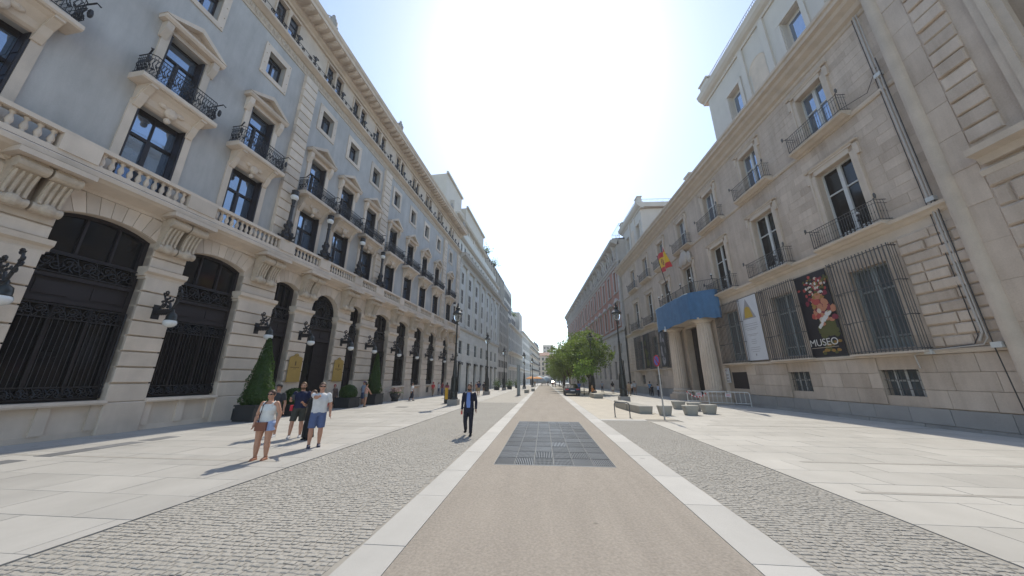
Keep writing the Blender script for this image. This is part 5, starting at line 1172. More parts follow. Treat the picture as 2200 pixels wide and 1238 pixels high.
# dark tall post, benches, concrete seats
t = thing('signal_post', 'tall slim grey post standing at the left kerb', 'post', at_ground(-3.35, 43.8)); q = MB(); q.lathe([(.22, 0), (.22, 3.9), (.2, 3.95)], (0, 0, 0), 12); link('shaft', q.mesh('shaft', M['greypaint']), t); q = MB(); q.lathe([(.3, 0), (.3, .06)], (0, 0, 0), 12); link('foot', q.mesh('foot', M['planter']), t)
def block_bench(poly, h, label, taper=.0, parts=None):
    cx = sum(p[0] for p in poly) / len(poly); cy = sum(p[1] for p in poly) / len(poly); t = thing('stone_bench', label, 'bench', at_ground(cx, cy), 0, 'concrete block benches')
    for nm, pl in (parts or [('block', poly)]):
        q = MB(); P = [(x - cx, y - cy) for x, y in pl]; n = len(P); gx = sum(a for a, b in P) / n; gy = sum(b for a, b in P) / n
        vs = []
        for z_, f in ((0, 1 - taper), (.05, 1 - taper * .8), (h - .025, 1), (h, .975)): vs += [(gx + (a - gx) * f, gy + (b - gy) * f, z_) for a, b in P]
        q.add(vs, [(k * n + i, k * n + (i + 1) % n, (k + 1) * n + (i + 1) % n, (k + 1) * n + i) for k in range(3) for i in range(n)] + [tuple(range(n))[::-1], tuple(range(3 * n, 4 * n))]); link(nm, q.mesh(nm, M['concrete']), t)
    return t
block_bench([(5.75, 21.0), (6.55, 20.95), (6.25, 23.0), (5.75, 26.2), (5.1, 26.2), (5.3, 23.0)], .46, 'long angular concrete bench by the bicycle rack on the right', .1, [('block', [(5.7, 21.0), (6.5, 20.95), (6.3, 23.0), (5.45, 23.0)]), ('block', [(5.44, 23.03), (6.29, 23.03), (6.0, 26.2), (5.3, 26.2)])])
block_bench([(5.5, 37.6), (6.5, 37.5), (6.4, 40.5), (5.4, 40.5)], .5, 'pale concrete bench with a seated person beside the parked car', .08)
block_bench([(-3.1, 52), (-2.4, 52), (-2.4, 54.5), (-3.1, 54.5)], .5, 'first short concrete block seat on the left kerb', .05)
block_bench([(-2.3, 60), (-1.7, 60), (-1.7, 63), (-2.3, 63)], .5, 'second short concrete block seat further along the left kerb', .05)
def seat(x, y, w_, rot, label):
    t = thing('concrete_seat', label, 'seat block', at_ground(x, y), rot, 'concrete drum seats by the barriers'); n = 18; vs = []
    prof = [(0.72, 0), (.76, .04), (.9, .3), (1.0, .47), (1.0, .52), (.96, .535)]
    for f, z_ in prof:
        for k in range(n):
            a = 2 * math.pi * k / n; e = .5; ca, sa = math.cos(a), math.sin(a)
            vs.append((w_ * .5 * f * math.copysign(abs(ca) ** e, ca), w_ * .4 * f * math.copysign(abs(sa) ** e, sa), z_))
    q = MB(); q.add(vs, [(i * n + k, i * n + (k + 1) % n, (i + 1) * n + (k + 1) % n, (i + 1) * n + k) for i in range(len(prof) - 1) for k in range(n)] + [tuple(range(n))[::-1], tuple(range((len(prof) - 1) * n, len(prof) * n))]); link('block', q.mesh('block', M['concrete']), t)
for a in ((6.95, 20.3, .78, .2, 'leaning concrete seat block just right of the sign pole'), (9.4, 24.6, .85, 0, 'rear left concrete seat block in front of the doorway barrier'), (8.5, 20.6, .85, .1, 'front middle concrete seat block of the cluster'), (9.9, 23.3, .85, 0, 'rear right concrete seat block behind the front middle one'), (9.9, 21.4, .85, .25, 'rightmost concrete seat block below the long barrier')): seat(*a)
# no-stopping sign
t = thing('no_stopping_sign', 'round red and blue no stopping sign on a grey pole', 'traffic sign', at_ground(6.07, 17.9)); q = MB(); q.tube([(0, 0, 0), (0, 0, 3.25)], .038, 8); link('pole', q.mesh('pole', M['steellight']), t)
def disc(r, y0, y1): q = MB(); q.prism([(r * math.cos(k * math.pi / 14), r * math.sin(k * math.pi / 14)) for k in range(28)], y0, y1); return q
so = link('sign_plate', disc(.3, -.06, -.045).mesh('sign_plate', M['red']), t, (0, 0, 2.95)); so.rotation_euler = (0, 0, R(-80))
link('blue_field', disc(.235, -.064, -.06).mesh('blue_field', M['blue']), so)
q = MB(); q.prism([(-.2, .15), (-.15, .2), (.2, -.15), (.15, -.2)], -.068, -.064); link('red_bar', q.mesh('red_bar', M['red']), so)
link('sign_back', disc(.29, -.045, -.035).mesh('sign_back', M['steellight']), so)
# bicycle rack and barriers
t = thing('bicycle_rack', 'bent grey tube bicycle rack beside the stone bench', 'bicycle rack', at_ground(4.2, 18.8)); q = MB(); q.tube([(-.36, .15, 0), (-.36, .15, .68), (-.33, .15, .74), (-.27, .14, .78), (.27, -.14, .78), (.33, -.15, .74), (.36, -.15, .68), (.36, -.15, 0)], .027, 8); link('tube', q.mesh('tube', M['steel']), t)
for s_ in (-1, 1): q = MB(); q.lathe([(.06, 0), (.06, .015)], (s_ * .36, -s_ * .15, .01), 10); link('foot_plate', q.mesh('foot_plate', M['steel']), t)
def barrier(p0, p1, label, m, sign_at):
    a = Vector(p0); b = Vector(p1); L = (b - a).length; mid = (a + b) / 2; t = thing('crowd_barrier', label, 'barrier', at_ground(mid.x, mid.y), math.atan2(b.y - a.y, b.x - a.x), 'metal barriers before the museum door')
    h = L / 2; q = MB(); q.tube([(-h, 0, .02), (-h, 0, .95), (-h + .06, 0, 1.04), (-h + .15, 0, 1.07), (h - .15, 0, 1.07), (h - .06, 0, 1.04), (h, 0, .95), (h, 0, .02)], .03, 7); q.tube([(-h, 0, .25), (h, 0, .25)], .024, 6); link('frame', q.mesh('frame', m), t)
    n = round(L / .3)
    for k in range(1, n): q = MB(); x = -h + L * k / n; q.tube([(x, 0, .25), (x, 0, 1.07)], .017, 5); link('bar', q.mesh('bar', m), t)
    for s_ in (-.8, .8): q = MB(); q.tube([(h * s_, -.25, .01), (h * s_, .25, .01)], .02, 5); link('foot', q.mesh('foot', m), t)
    q = MB(); q.box(sign_at - .2, sign_at + .2, -.035, -.025, .68, .96); link('notice', q.mesh('notice', M['bannerwhite']), t)
    q = MB()
    for k in range(3): q.box(sign_at - .14, sign_at + .14, -.038, -.035, .75 + .06 * k, .775 + .06 * k)
    link('text_lines', q.mesh('text_lines', M['red']), t)
barrier((12.3, 30.0), (13.8, 29.5), 'short metal barrier in front of the museum doorway', M['barrier'], .1); barrier((13.25, 28.4), (15.5, 26.8), 'long metal barrier along the museum wall', M['barrier'], 0)
t = thing('barrier_tape', 'red and white warning tape sagging between the two barriers', 'tape', at_ground(12.75, 29.3)); q = MB(); n = 14
pt = [(-.5 + 1.1 * k / n, .65 - 1.35 * k / n, .98 - .42 * math.sin(math.pi * k / n)) for k in range(n + 1)]
q.add([p for p in pt] + [(a, b, c + .09) for a, b, c in pt], [(i, i + 1, n + 2 + i, n + 1 + i) for i in range(n)]); q.mi = [i % 2 for i in range(n)]; link('tape', q.mesh('tape', [M['red'], M['bannerwhite']]), t)
# parked dark saloon
def car(x, y, label, paint, rot=0.0):
    t = thing('parked_car', label, 'car', at_ground(x, y), rot)
    q = MB(); hw = .92
    prof = [(-2.35, .32), (-2.42, .6), (-2.3, .98), (-1.5, 1.06), (.9, 1.0), (2.1, .86), (2.4, .62), (2.38, .32)]   # y along the car, rear first
    st = [(-.98, .8, 0), (-1, 1, .0), (1, 1, .0), (.98, .8, 0)]
    n = len(prof); vs = []
    for sx, shrink in ((-hw, 0), (-hw * 1.0, 1), (hw * 1.0, 1), (hw, 0)):
        for y_, z_ in prof: vs.append((sx * (1 if shrink else .9), y_ * (1 if shrink else .985), z_ + (.0 if shrink else (.0))))
    # side section: narrower sill and shoulder
    q.add(vs, [(k * n + i, k * n + (i + 1) % n, (k + 1) * n + (i + 1) % n, (k + 1) * n + i) for k in range(3) for i in range(n)] + [tuple(range(n))[::-1], tuple(range(3 * n, 4 * n))])
    roof = [(-1.75, 1.05), (-1.0, 1.42), (-.2, 1.47), (.5, 1.4), (1.3, 1.0)]
    rn = len(roof); vs = [(sx * (1 if i in (0, 4) else .8), y_, z_) for sx in (-.8, .8) for i, (y_, z_) in enumerate(roof)]
    link('body', q.mesh('body', paint), t)
    q = MB(); q.add([(a, b, c + .001) for a, b, c in vs], [(i, i + 1, rn + i + 1, rn + i) for i in range(1, rn - 2)]); link('roof', q.mesh('roof', paint), t)
    q = MB(); q.add(vs, [(0, 1, rn + 1, rn)]); link('rear_window', q.mesh('rear_window', M['darkglass']), t)
    q = MB(); q.add(vs, [(3, 4, rn + 4, rn + 3)]); link('windscreen', q.mesh('windscreen', M['darkglass']), t)
    for s_ in (0, rn): q = MB(); q.add(vs, [tuple(s_ + i for i in range(rn))]); link('side_window', q.mesh('side_window', M['darkglass']), t)
    for s_ in (-1, 1):
        for y_ in (-1.4, 1.45):
            q = MB(); q.add([(s_ * (.78 + .16 * e), y_ + .33 * math.cos(k * math.pi / 9), .32 + .33 * math.sin(k * math.pi / 9)) for e in (0, 1) for k in range(18)], [(k, (k + 1) % 18, 18 + (k + 1) % 18, 18 + k) for k in range(18)] + [tuple(range(18))[::-1], tuple(range(18, 36))]); wo = link('wheel', q.mesh('wheel', M['planter']), t)
            q = MB(); q.add([(s_ * .945, y_ + .2 * math.cos(k * math.pi / 6), .32 + .2 * math.sin(k * math.pi / 6)) for k in range(12)], [tuple(range(12))]); link('rim', q.mesh('rim', M['steellight']), wo)
        q = MB(); q.box(s_ * .68 - .2, s_ * .68 + .2, -2.42, -2.3, .76, .9); link('tail_light', q.mesh('tail_light', M['red']), t)
        q = MB(); q.box(s_ * .68 - .18, s_ * .68 + .18, 2.28, 2.4, .62, .76); link('headlight', q.mesh('headlight', M['globe']), t)
        q = MB(); q.ell((s_ * 1.02, .75, 1.02), .1, .06, .07, 8, 5); link('wing_mirror', q.mesh('wing_mirror', paint), t)
    q = MB(); q.box(-.26, .26, -2.44, -2.4, .62, .74); link('number_plate', q.mesh('number_plate', M['bannerwhite']), t)
    q = MB(); q.box(-.88, .88, -2.44, -2.2, .32, .5); link('bumper', q.mesh('bumper', M['planter']), t)
    return t
M['carpaint'] = mat('dark_car_paint', (.02, .024, .03), .25, .1, 2, spec=.8); M['silver'] = mat('silver_car_paint', (.4, .41, .42), .3, .05, 2, spec=.7)
car(3.65, 45.4, 'dark saloon car parked at the right kerb under the trees', M['carpaint'])
car(.2, 168, 'tiny dark car on the road far ahead', M['carpaint']); car(3.4, 150, 'small silver car far down the right kerb', M['silver']); car(5.2, 190, 'distant white car near the street end', M['white'])
# terrace parasols and tents far down the street
M['orange'] = mat('orange_canvas', (.60, .25, .06), .8, .1, 1); M['palecanvas'] = mat('pale_blue_canvas', (.42, .50, .55), .7, .08, 1)
for x, y, lb in ((-4.2, 112, 'orange terrace parasol, left one of the far pair'), (-2.3, 116, 'orange terrace parasol, right one of the far pair')):
    t = thing('parasol', lb, 'parasol', at_ground(x, y), 0, 'orange parasols down the street'); q = MB(); q.lathe([(1.9, 2.35), (1.95, 2.5), (.9, 2.95), (.05, 3.2)], (0, 0, 0), 8); link('canopy', q.mesh('canopy', M['orange']), t); q = MB(); q.tube([(0, 0, 0), (0, 0, 3.1)], .05, 6); link('pole', q.mesh('pole', M['steel']), t)
for x, y, r0, lb in ((-.6, 122, 2.3, 'larger pale blue dome tent far ahead'), (2.0, 125, 2.0, 'smaller pale blue dome tent far ahead')):
    t = thing('dome_tent', lb, 'tent', at_ground(x - 1.0, y), 0, 'pale dome tents down the street'); q = MB(); q.lathe([(r0, .9), (r0, 1.5), (r0 * .9, 2.3), (r0 * .6, 3.0), (r0 * .2, 3.4), (.02, 3.45)], (0, 0, 0), 14); link('canopy', q.mesh('canopy', M['palecanvas'], smooth=True), t)
    for k in range(5): a = k * 1.256; q = MB(); q.tube([(r0 * math.cos(a), r0 * math.sin(a), 0), (r0 * math.cos(a), r0 * math.sin(a), 1)], .05, 5); link('leg', q.mesh('leg', M['steel']), t)
for x, y, lb in ((-7.5, 72, 'bushy potted plant at the foot of the far arches'), (-9.6, 67, 'dark potted bush beside the office doorway'), (-6.8, 84, 'small potted bush outside the plain stone building')):
    t = thing('potted_bush', lb, 'potted plant', at_ground(x, y)); planter(t, .9, .7); q = MB(); r_ = random.Random(int(y)); leafcloud(q, [(r_.gauss(0, .4), r_.gauss(0, .4), 1.2 + r_.gauss(0, .4)) for k in range(500)], r_, .06, .12); link('foliage', q.mesh('foliage', M['hedge'], recalc=False), t)
# ---------------------------------------------------------------- trees on the right
def crown_mesh(seed, rx, ry, rz, nc, nl, s0, s1, m):
    r_ = random.Random(seed); q = MB()
    for c in range(nc):
        d_ = Vector((r_.gauss(0, 1), r_.gauss(0, 1), r_.gauss(0, 1))).normalized(); rr = r_.uniform(.35, 1.0) ** .6
        lump = 1 + .2 * math.sin(d_.x * 5 + seed) + .17 * math.cos(d_.y * 6 + d_.z * 4) + r_.uniform(-.08, .16)
        c0 = Vector((d_.x * rx, d_.y * ry, d_.z * rz * (1 if d_.z > 0 else .75))) * rr * lump; sp = r_.uniform(.2, .5)
        leafcloud(q, [(c0.x + r_.gauss(0, sp), c0.y + r_.gauss(0, sp), c0.z + r_.gauss(0, sp * .7) - .1) for k in range(nl)], r_, s0, s1)
    return q.mesh('crown', m, recalc=False)
def trunk_mesh(h, r0, br, seed, spread):
    r_ = random.Random(seed); q = MB(); q.tube([(0, 0, -.1), (.02, 0, .3), (.05, .03, h * .5), (.0, .05, h)], [r0 * 1.25, r0, r0 * .8, r0 * .6], 9)
    for k in range(br):
        a = 6.283 * k / br + r_.uniform(-.3, .3); e = r_.uniform(.6, 1.0) * spread
        q.tube([(0, .04, h * .8), (e * .35 * math.cos(a), e * .35 * math.sin(a), h + .6), (e * .8 * math.cos(a), e * .8 * math.sin(a), h + 1.7 + r_.uniform(0, .8)), (e * 1.15 * math.cos(a), e * 1.15 * math.sin(a), h + 2.4 + r_.uniform(0, 1))], [r0 * .5, r0 * .38, r0 * .24, r0 * .1], 6)
    return q.mesh('trunk', M['bark'])
CR = [crown_mesh(s_, 3.6, 3.4, 2.9, 150, 58, .09, .19, M['leaf']) for s_ in (1, 2)]; TM = [trunk_mesh(2.6, .17, 8, s_, 1.9) for s_ in (1, 2)]
for i, (x, y, s_, zc, lb) in enumerate([(6.8, 50.5, 1.05, 5.7, 'broad leafy street tree, nearest of the row beside the parked car'), (5.9, 57.5, 1.05, 6.2, 'leafy street tree directly behind the nearest one'), (5.2, 66, 1.05, 5.9, 'middle leafy street tree of the right row'), (4.9, 77, 1.0, 5.6, 'fourth leafy street tree in the right row'), (5.4, 90, 1.05, 5.0, 'fifth leafy street tree in the right row'), (5.0, 108, 1.0, 4.6, 'far small looking leafy tree in the right row'), (7.4, 130, 1.2, 5.0, 'distant leafy tree beyond the row'), (8.5, 160, 1.3, 5.2, 'farthest leafy tree at the street end')]):
    t = thing('street_tree', lb, 'tree', at_ground(x, y), i * 1.1, 'street trees along the right kerb'); t.scale = (s_,) * 3
    link('trunk', TM[i % 2], t); o = link('crown', CR[i % 2], t, (0, 0, zc)); o.rotation_euler = (0, 0, i * 2.1)
t = thing('young_tree', 'slender young bright green tree in front of the large trees', 'tree', at_ground(5.35, 45.3)); link('trunk', trunk_mesh(2.0, .055, 5, 7, .8), t); link('crown', crown_mesh(9, 1.5, 1.4, 1.75, 44, 40, .07, .15, M['leafyoung']), t, (0, 0, 3.4))
# ---------------------------------------------------------------- people
def fuse(q, voxel, name, m, sm=3):
    me = q.mesh(name, m); o = bpy.data.objects.new('tmp', me); COL.objects.link(o)
    r = o.modifiers.new('r', 'REMESH'); r.mode = 'VOXEL'; r.voxel_size = voxel; r.use_smooth_shade = True
    if sm: s_ = o.modifiers.new('s', 'SMOOTH'); s_.factor = .5; s_.iterations = sm
    dg = bpy.context.evaluated_depsgraph_get(); out = bpy.data.meshes.new_from_object(o.evaluated_get(dg))
    bpy.data.objects.remove(o); bpy.data.meshes.remove(me)
    out.name = name; out.materials.clear(); out.materials.append(m); return out
CM = {}
def cloth(c, rough=.85):
    if c not in CM: CM[c] = mat('cloth' if rough > .7 else 'leather', c, rough, .16, 9, .9 if rough > .7 else .2, 13)
    return CM[c]
def skin(c):
    k = ('s', c)
    if k not in CM: CM[k] = mat('skin', c, .55, .06, 12)
    return CM[k]
def loft(q, rings, n=14):
    vs = [(cx + rx * math.cos(6.2832 * k / n), cy + ry * math.sin(6.2832 * k / n), z) for cx, cy, z, rx, ry in rings for k in range(n)]
    return q.add(vs, [(i * n + k, i * n + (k + 1) % n, (i + 1) * n + (k + 1) % n, (i + 1) * n + k) for i in range(len(rings) - 1) for k in range(n)] + [tuple(range(n))[::-1], tuple(range((len(rings) - 1) * n, len(rings) * n))])
V = Vector
STAND = dict(eR=(-.07, .03, -.28), wR=(-.02, -.05, -.25), eL=(.07, .03, -.28), wL=(.02, -.05, -.25), kR=(-.01, -.01, -.42), aR=(-.01, .03, -.40), kL=(.01, -.01, -.42), aL=(.01, .03, -.40))
WALK = dict(STAND, kR=(0, .02, -.42), aR=(0, .2, -.35), kL=(0, -.1, -.41), aL=(.0, -.04, -.40), eR=(-.06, -.08, -.27), wR=(0, -.14, -.21), eL=(.06, .1, -.27), wL=(0, -.02, -.25))
def person(x, y, face, h, label, top, bottom, shoe=(.03, .03, .03), hair=(.03, .02, .015), sk=(.45, .24, .16), pose=STAND, btype='trousers', ttype='tee', fem=False, wide=1.0, near=False, hairlong=False, bald=False, group=None, extra=None, dz=0.0):
    t = thing('person', label, 'person', (x, y, gz(y) + dz), R(face), group); S = h / 1.75; t.scale = (S * wide ** .5, S * wide ** .5, S)
    vx = .011 if near else .026
    sw = .165 if fem else .19; hx = .1 if fem else .092
    sR, sL = V((-sw, .01, 1.41)), V((sw, .01, 1.41)); hR, hL = V((-hx, 0, .9)), V((hx, 0, .9))
    P = {k: V(v) for k, v in pose.items()}
    eR, eL = sR + P['eR'], sL + P['eL']; wR, wL = eR + P['wR'], eL + P['wL']; kR, kL = hR + P['kR'], hL + P['kL']; aR, aL = kR + P['aR'], kL + P['aL']
    w_ = wide
    tor = [(0, 0, .84, .12 * w_, .1), (0, 0, .92, (.172 if fem else .16) * w_, .12 * w_), (0, 0, 1.02, (.155 if fem else .158) * w_, .112 * w_), (0, -.005, 1.12, (.135 if fem else .155) * w_, .108 * w_), (0, -.01, 1.24, .16 * w_, .118 * w_), (0, 0, 1.34, .175, .11), (0, .01, 1.41, .165, .088), (0, .015, 1.46, .09, .065)]
    q = MB(); loft(q, tor); q.tube([(0, .02, 1.4), (0, .01, 1.52), (0, 0, 1.6)], [.066, .056, .05], 10)
    q.ell((0, 0, 1.645), .077, .097, .115, 14, 10); q.ell((0, -.035, 1.575), .058, .062, .055, 12, 8); q.ell((0, -.1, 1.625), .014, .024, .026, 7, 5); q.ell((0, -.085, 1.57), .03, .018, .012, 8, 5)
    for s_ in (-1, 1): q.ell((s_ * .078, .01, 1.635), .012, .022, .032, 7, 5); q.ell((s_ * .03, -.086, 1.675), .025, .012, .007, 6, 4)
    lf = 1.12 if fem else 1.0; lf *= w_ ** .6
    for s0, e0, w0 in ((sR, eR, wR), (sL, eL, wL)):
        q.ell(tuple(s0), .058, .06, .065, 9, 6); q.tube([tuple(s0), tuple(s0.lerp(e0, .5)), tuple(e0), tuple(e0.lerp(w0, .35)), tuple(w0)], [.054 * w_, .05 * w_, .04 * w_, .042 * w_, .027], 9)
    for h0, k0, a0 in ((hR, kR, aR), (hL, kL, aL)):
        q.tube([tuple(h0), tuple(h0.lerp(k0, .45)), tuple(k0), tuple(k0.lerp(a0, .3)), tuple(k0.lerp(a0, .7)), tuple(a0)], [.088 * lf, .08 * lf, .056 * lf, .06 * lf, .045 * lf, .036], 10)
        q.ell((a0.x, a0.y - .06, a0.z - .05), .04, .12, .035, 9, 6)
    for e0, w0, s_ in ((eR, wR, -1), (eL, wL, 1)):    # hands: palm, four curled fingers, thumb
        d_ = (w0 - e0).normalized(); fw = V((0, -1, 0)) if abs(d_.y) < .8 else V((0, 0, 1)); side = d_.cross(fw).normalized(); fw = side.cross(d_).normalized(); pc = w0 + d_ * .045
        q.tube([tuple(w0 - d_ * .01), tuple(pc), tuple(w0 + d_ * .085)], [.026, .034, .03], 8)
        if near:
            for k, ln in enumerate((.066, .075, .07, .055)):
                b = w0 + d_ * .075 + fw * (.024 - .016 * k); i_ = -side * s_ * .0
                q.tube([tuple(b), tuple(b + d_ * ln * .5 + side * s_ * -.006), tuple(b + d_ * ln * .85 + side * s_ * -.02), tuple(b + d_ * ln + side * s_ * -.035)], [.0095, .009, .0085, .007], 6)
            b = w0 + d_ * .03 + fw * .022; q.tube([tuple(b), tuple(b + d_ * .03 + fw * .022), tuple(b + d_ * .065 + fw * .022 + side * s_ * -.01)], [.013, .011, .008], 6)
        else: q.ell(tuple(w0 + d_ * .11), .025, .03, .04, 7, 5)
    link('body', fuse(q, vx, 'body', skin(sk), 2), t)
    # shirt, jacket or dress
    g_ = .016 if ttype != 'jacket' else .02
    q = MB(); z0 = .93 if ttype != 'dress' else .5
    if ttype == 'jacket': z0 = .8
    rg = [(cx, cy, z, rx + g_, ry + g_) for cx, cy, z, rx, ry in tor if z > z0]; 
    rg = [(0, 0, z0 - .02, rg[0][3] + .006, rg[0][4] + .004)] + rg
    if ttype == 'tank': rg = [r for r in rg if r[2] < 1.38]; rg.append((0, -.0, 1.40, .12, .1))
    else: rg[-1] = (0, .012, 1.47, .078, .066)
    loft(q, rg)
    if ttype == 'tank':
        for s_ in (-1, 1): q.tube([(s_ * .1, -.1, 1.34), (s_ * .105, -.07, 1.42), (s_ * .105, .02, 1.468), (s_ * .1, .1, 1.38)], .022, 6)
    else:
        for s0, e0, w0, s_ in ((sR, eR, wR, -1), (sL, eL, wL, 1)):
            q.ell(tuple(s0), .062, .066, .066, 9, 6)
            if ttype in ('tee', 'dress'): e1 = s0.lerp(e0, .75); q.tube([tuple(s0 + V((0, 0, .01))), tuple(s0.lerp(e0, .4)), tuple(e1)], [.064 * w_ ** .5, .062 * w_ ** .5, .061 * w_ ** .5], 9)
            else: q.tube([tuple(s0 + V((0, 0, .01))), tuple(s0.lerp(e0, .5)), tuple(e0), tuple(e0.lerp(w0, 1.0))], [.069, .065, .056, .047], 10)
    link('jacket' if ttype == 'jacket' else 'shirt', fuse(q, vx * 1.1, 'shirt', cloth(top), 3), t)
    q = MB()
    if btype == 'skirt':
        mid = (aR + aL) / 2; loft(q, [(0, 0, 1.0, .15, .115), (0, 0, .9, .19, .14), (0, (kR.y + kL.y) / 2, .5, .21, .17), (mid.x, mid.y, mid.z + .18, .25, .22)])
    else:
        loft(q, [(cx, cy, z, rx + .012, ry + .012) for cx, cy, z, rx, ry in tor[:3]] + [(0, 0, 1.04, .15 * w_, .11 * w_)])
        for h0, k0, a0 in ((hR, kR, aR), (hL, kL, aL)):
            if btype == 'shorts': e1 = h0.lerp(k0, .92); q.tube([tuple(h0 + V((0, 0, .03))), tuple(h0.lerp(k0, .5)), tuple(e1)], [.102 * lf, .1 * lf, .092 * lf], 10)
            elif btype == 'minishorts': e1 = h0.lerp(k0, .42); q.tube([tuple(h0 + V((0, 0, .03))), tuple(h0.lerp(k0, .3)), tuple(e1)], [.102 * lf, .102 * lf, .105 * lf], 10)
            elif btype == 'wide': q.tube([tuple(h0 + V((0, 0, .03))), tuple(h0.lerp(k0, .6)), tuple(k0), tuple(k0.lerp(a0, .5)), tuple(k0.lerp(a0, .98))], [.105, .11, .12, .13, .14], 10)
            else: q.tube([tuple(h0 + V((0, 0, .03))), tuple(h0.lerp(k0, .5)), tuple(k0), tuple(k0.lerp(a0, .5)), tuple(k0.lerp(a0, .97))], [.1 * lf, .092 * lf, .074, .066, .06], 10)
    nm = {'skirt': 'skirt', 'shorts': 'shorts', 'minishorts': 'shorts'}.get(btype, 'trousers'); link(nm, fuse(q, vx * 1.1, nm, cloth(bottom), 3), t)
    for k0, a0 in ((kR, aR), (kL, aL)):
        q = MB(); q.ell((a0.x, a0.y - .055, a0.z - .045), .05, .135, .042, 10, 6); q.ell((a0.x, a0.y + .01, a0.z - .01), .047, .055, .05, 9, 6); q.box(a0.x - .045, a0.x + .045, a0.y - .17, a0.y + .06, a0.z - .088, a0.z - .06)
        link('shoe', fuse(q, max(vx, .014), 'shoe', cloth(shoe, .6), 2), t)
    if not bald:
        q = MB(); q.ell((0, .014, 1.665), .088, .1, .112, 16, 12); ke = [f for f in q.f if not all((q.v[i][1] < -.03 and q.v[i][2] < 1.70) for i in f) and not all((q.v[i][2] < 1.6) for i in f)]; q.f = ke; q.mi = [0] * len(ke)
        if hairlong: loft(q, [(0, .06, 1.68, .08, .06), (0, .085, 1.55, .095, .06), (0, .1, 1.42, .1, .05), (0, .105, 1.3, .07, .035)])
        ho = link('hair', q.mesh('hair', cloth(hair, .6), smooth=True), t)
    if near:
        for s_ in (-1, 1): q = MB(); q.ell((s_ * .03, -.089, 1.655), .013, .008, .008, 7, 5); link('eye', q.mesh('eye', M['darkglass']), t)
        q = MB(); q.ell((0, -.1, 1.568), .022, .008, .006, 8, 4); link('mouth', q.mesh('mouth', skin((.3, .1, .08))), t)
    if extra: extra(t, dict(sR=sR, sL=sL, eR=eR, eL=eL, wR=wR, wL=wL, hR=hR, hL=hL, aR=aR, aL=aL))
    return t
def add(t, nm, q, m, sm=True): return link(nm, q.mesh(nm, m, smooth=sm), t)
def glasses(t):
    q = MB(); [q.ell((s_ * .034, -.096, 1.652), .03, .01, .02, 9, 5) for s_ in (-1, 1)]; q.box(-.012, .012, -.104, -.096, 1.652, 1.66); [q.tube([(s_ * .06, -.09, 1.656), (s_ * .083, .01, 1.65)], .005, 4) for s_ in (-1, 1)]; add(t, 'sunglasses', q, M['darkglass'])
def cap(t, c):
    q = MB(); q.ell((0, .005, 1.69), .092, .108, .085, 14, 10); q.f = [f for f in q.f if sum(q.v[i][2] for i in f) / len(f) > 1.685]; q.mi = [0] * len(q.f); q.zprism([(.075 * math.cos(a * .3142 + math.pi), -.07 + .1 * math.sin(a * .3142 + math.pi)) for a in range(11)], 1.69, 1.7); add(t, 'cap', q, cloth(c))
def beard(t, c): q = MB(); q.ell((0, -.04, 1.565), .066, .065, .05, 12, 8); add(t, 'beard', q, cloth(c))
def ex_woman(t, J):
    glasses(t); q = MB(); q.box(-.15, .1, -.2, -.13, .74, .95); q.box(-.155, .105, -.212, -.19, .86, .955); add(t, 'handbag', q, cloth((.19, .06, .03), .5), False)
    q = MB(); q.tube([(-.1, -.17, .95), (-.09, -.155, 1.2), (-.09, -.12, 1.38), (-.08, -.02, 1.475), (0, .1, 1.36)], .011, 5); add(t, 'bag_strap', q, cloth((.05, .03, .06)))
def ex_phone(t, J): beard(t, (.11, .06, .03)); p = J['wR']; q = MB(); q.box(p.x + .02, p.x + .1, p.y - .06, p.y - .04, p.z - .02, p.z + .14); add(t, 'phone', q, M['planter'], False)
def ex_bag(t, J):
    q = MB(); q.box(-.27, -.19, -.08, .08, .85, 1.02); add(t, 'hip_bag', q, cloth((.5, .03, .05)), False); ex_phone(t, J)
def ex_point(t, J): glasses(t); q = MB(); q.ell((.16, .1, 1.15), .06, .06, .12, 8, 6); add(t, 'red_bag', q, cloth((.5, .03, .05)))
def ex_suit(t, J):
    q = MB(); q.add([(-.06, -.10, 1.47), (.06, -.10, 1.47), (.07, -.150, .95), (-.05, -.150, .95), (-.095, -.148, 1.3), (.09, -.148, 1.3)], [(0, 1, 5, 4), (4, 5, 2, 3)]); add(t, 'shirt_front', q, cloth((.16, .25, .55)), False)
    q = MB(); q.prism([(-.13, 1.42), (-.07, 1.46), (-.07, 1.15)], -.16, -.12); q.prism([(.13, 1.42), (.07, 1.46), (.07, 1.15)], -.16, -.12); add(t, 'lapel', q, cloth((.012, .014, .03)), False)
    p = J['wR']; q = MB(); q.box(p.x - .03, p.x + .03, p.y - .05, p.y - .0, p.z - .16, p.z - .05); add(t, 'red_phone', q, M['red'], False); beard(t, (.06, .04, .03)); 
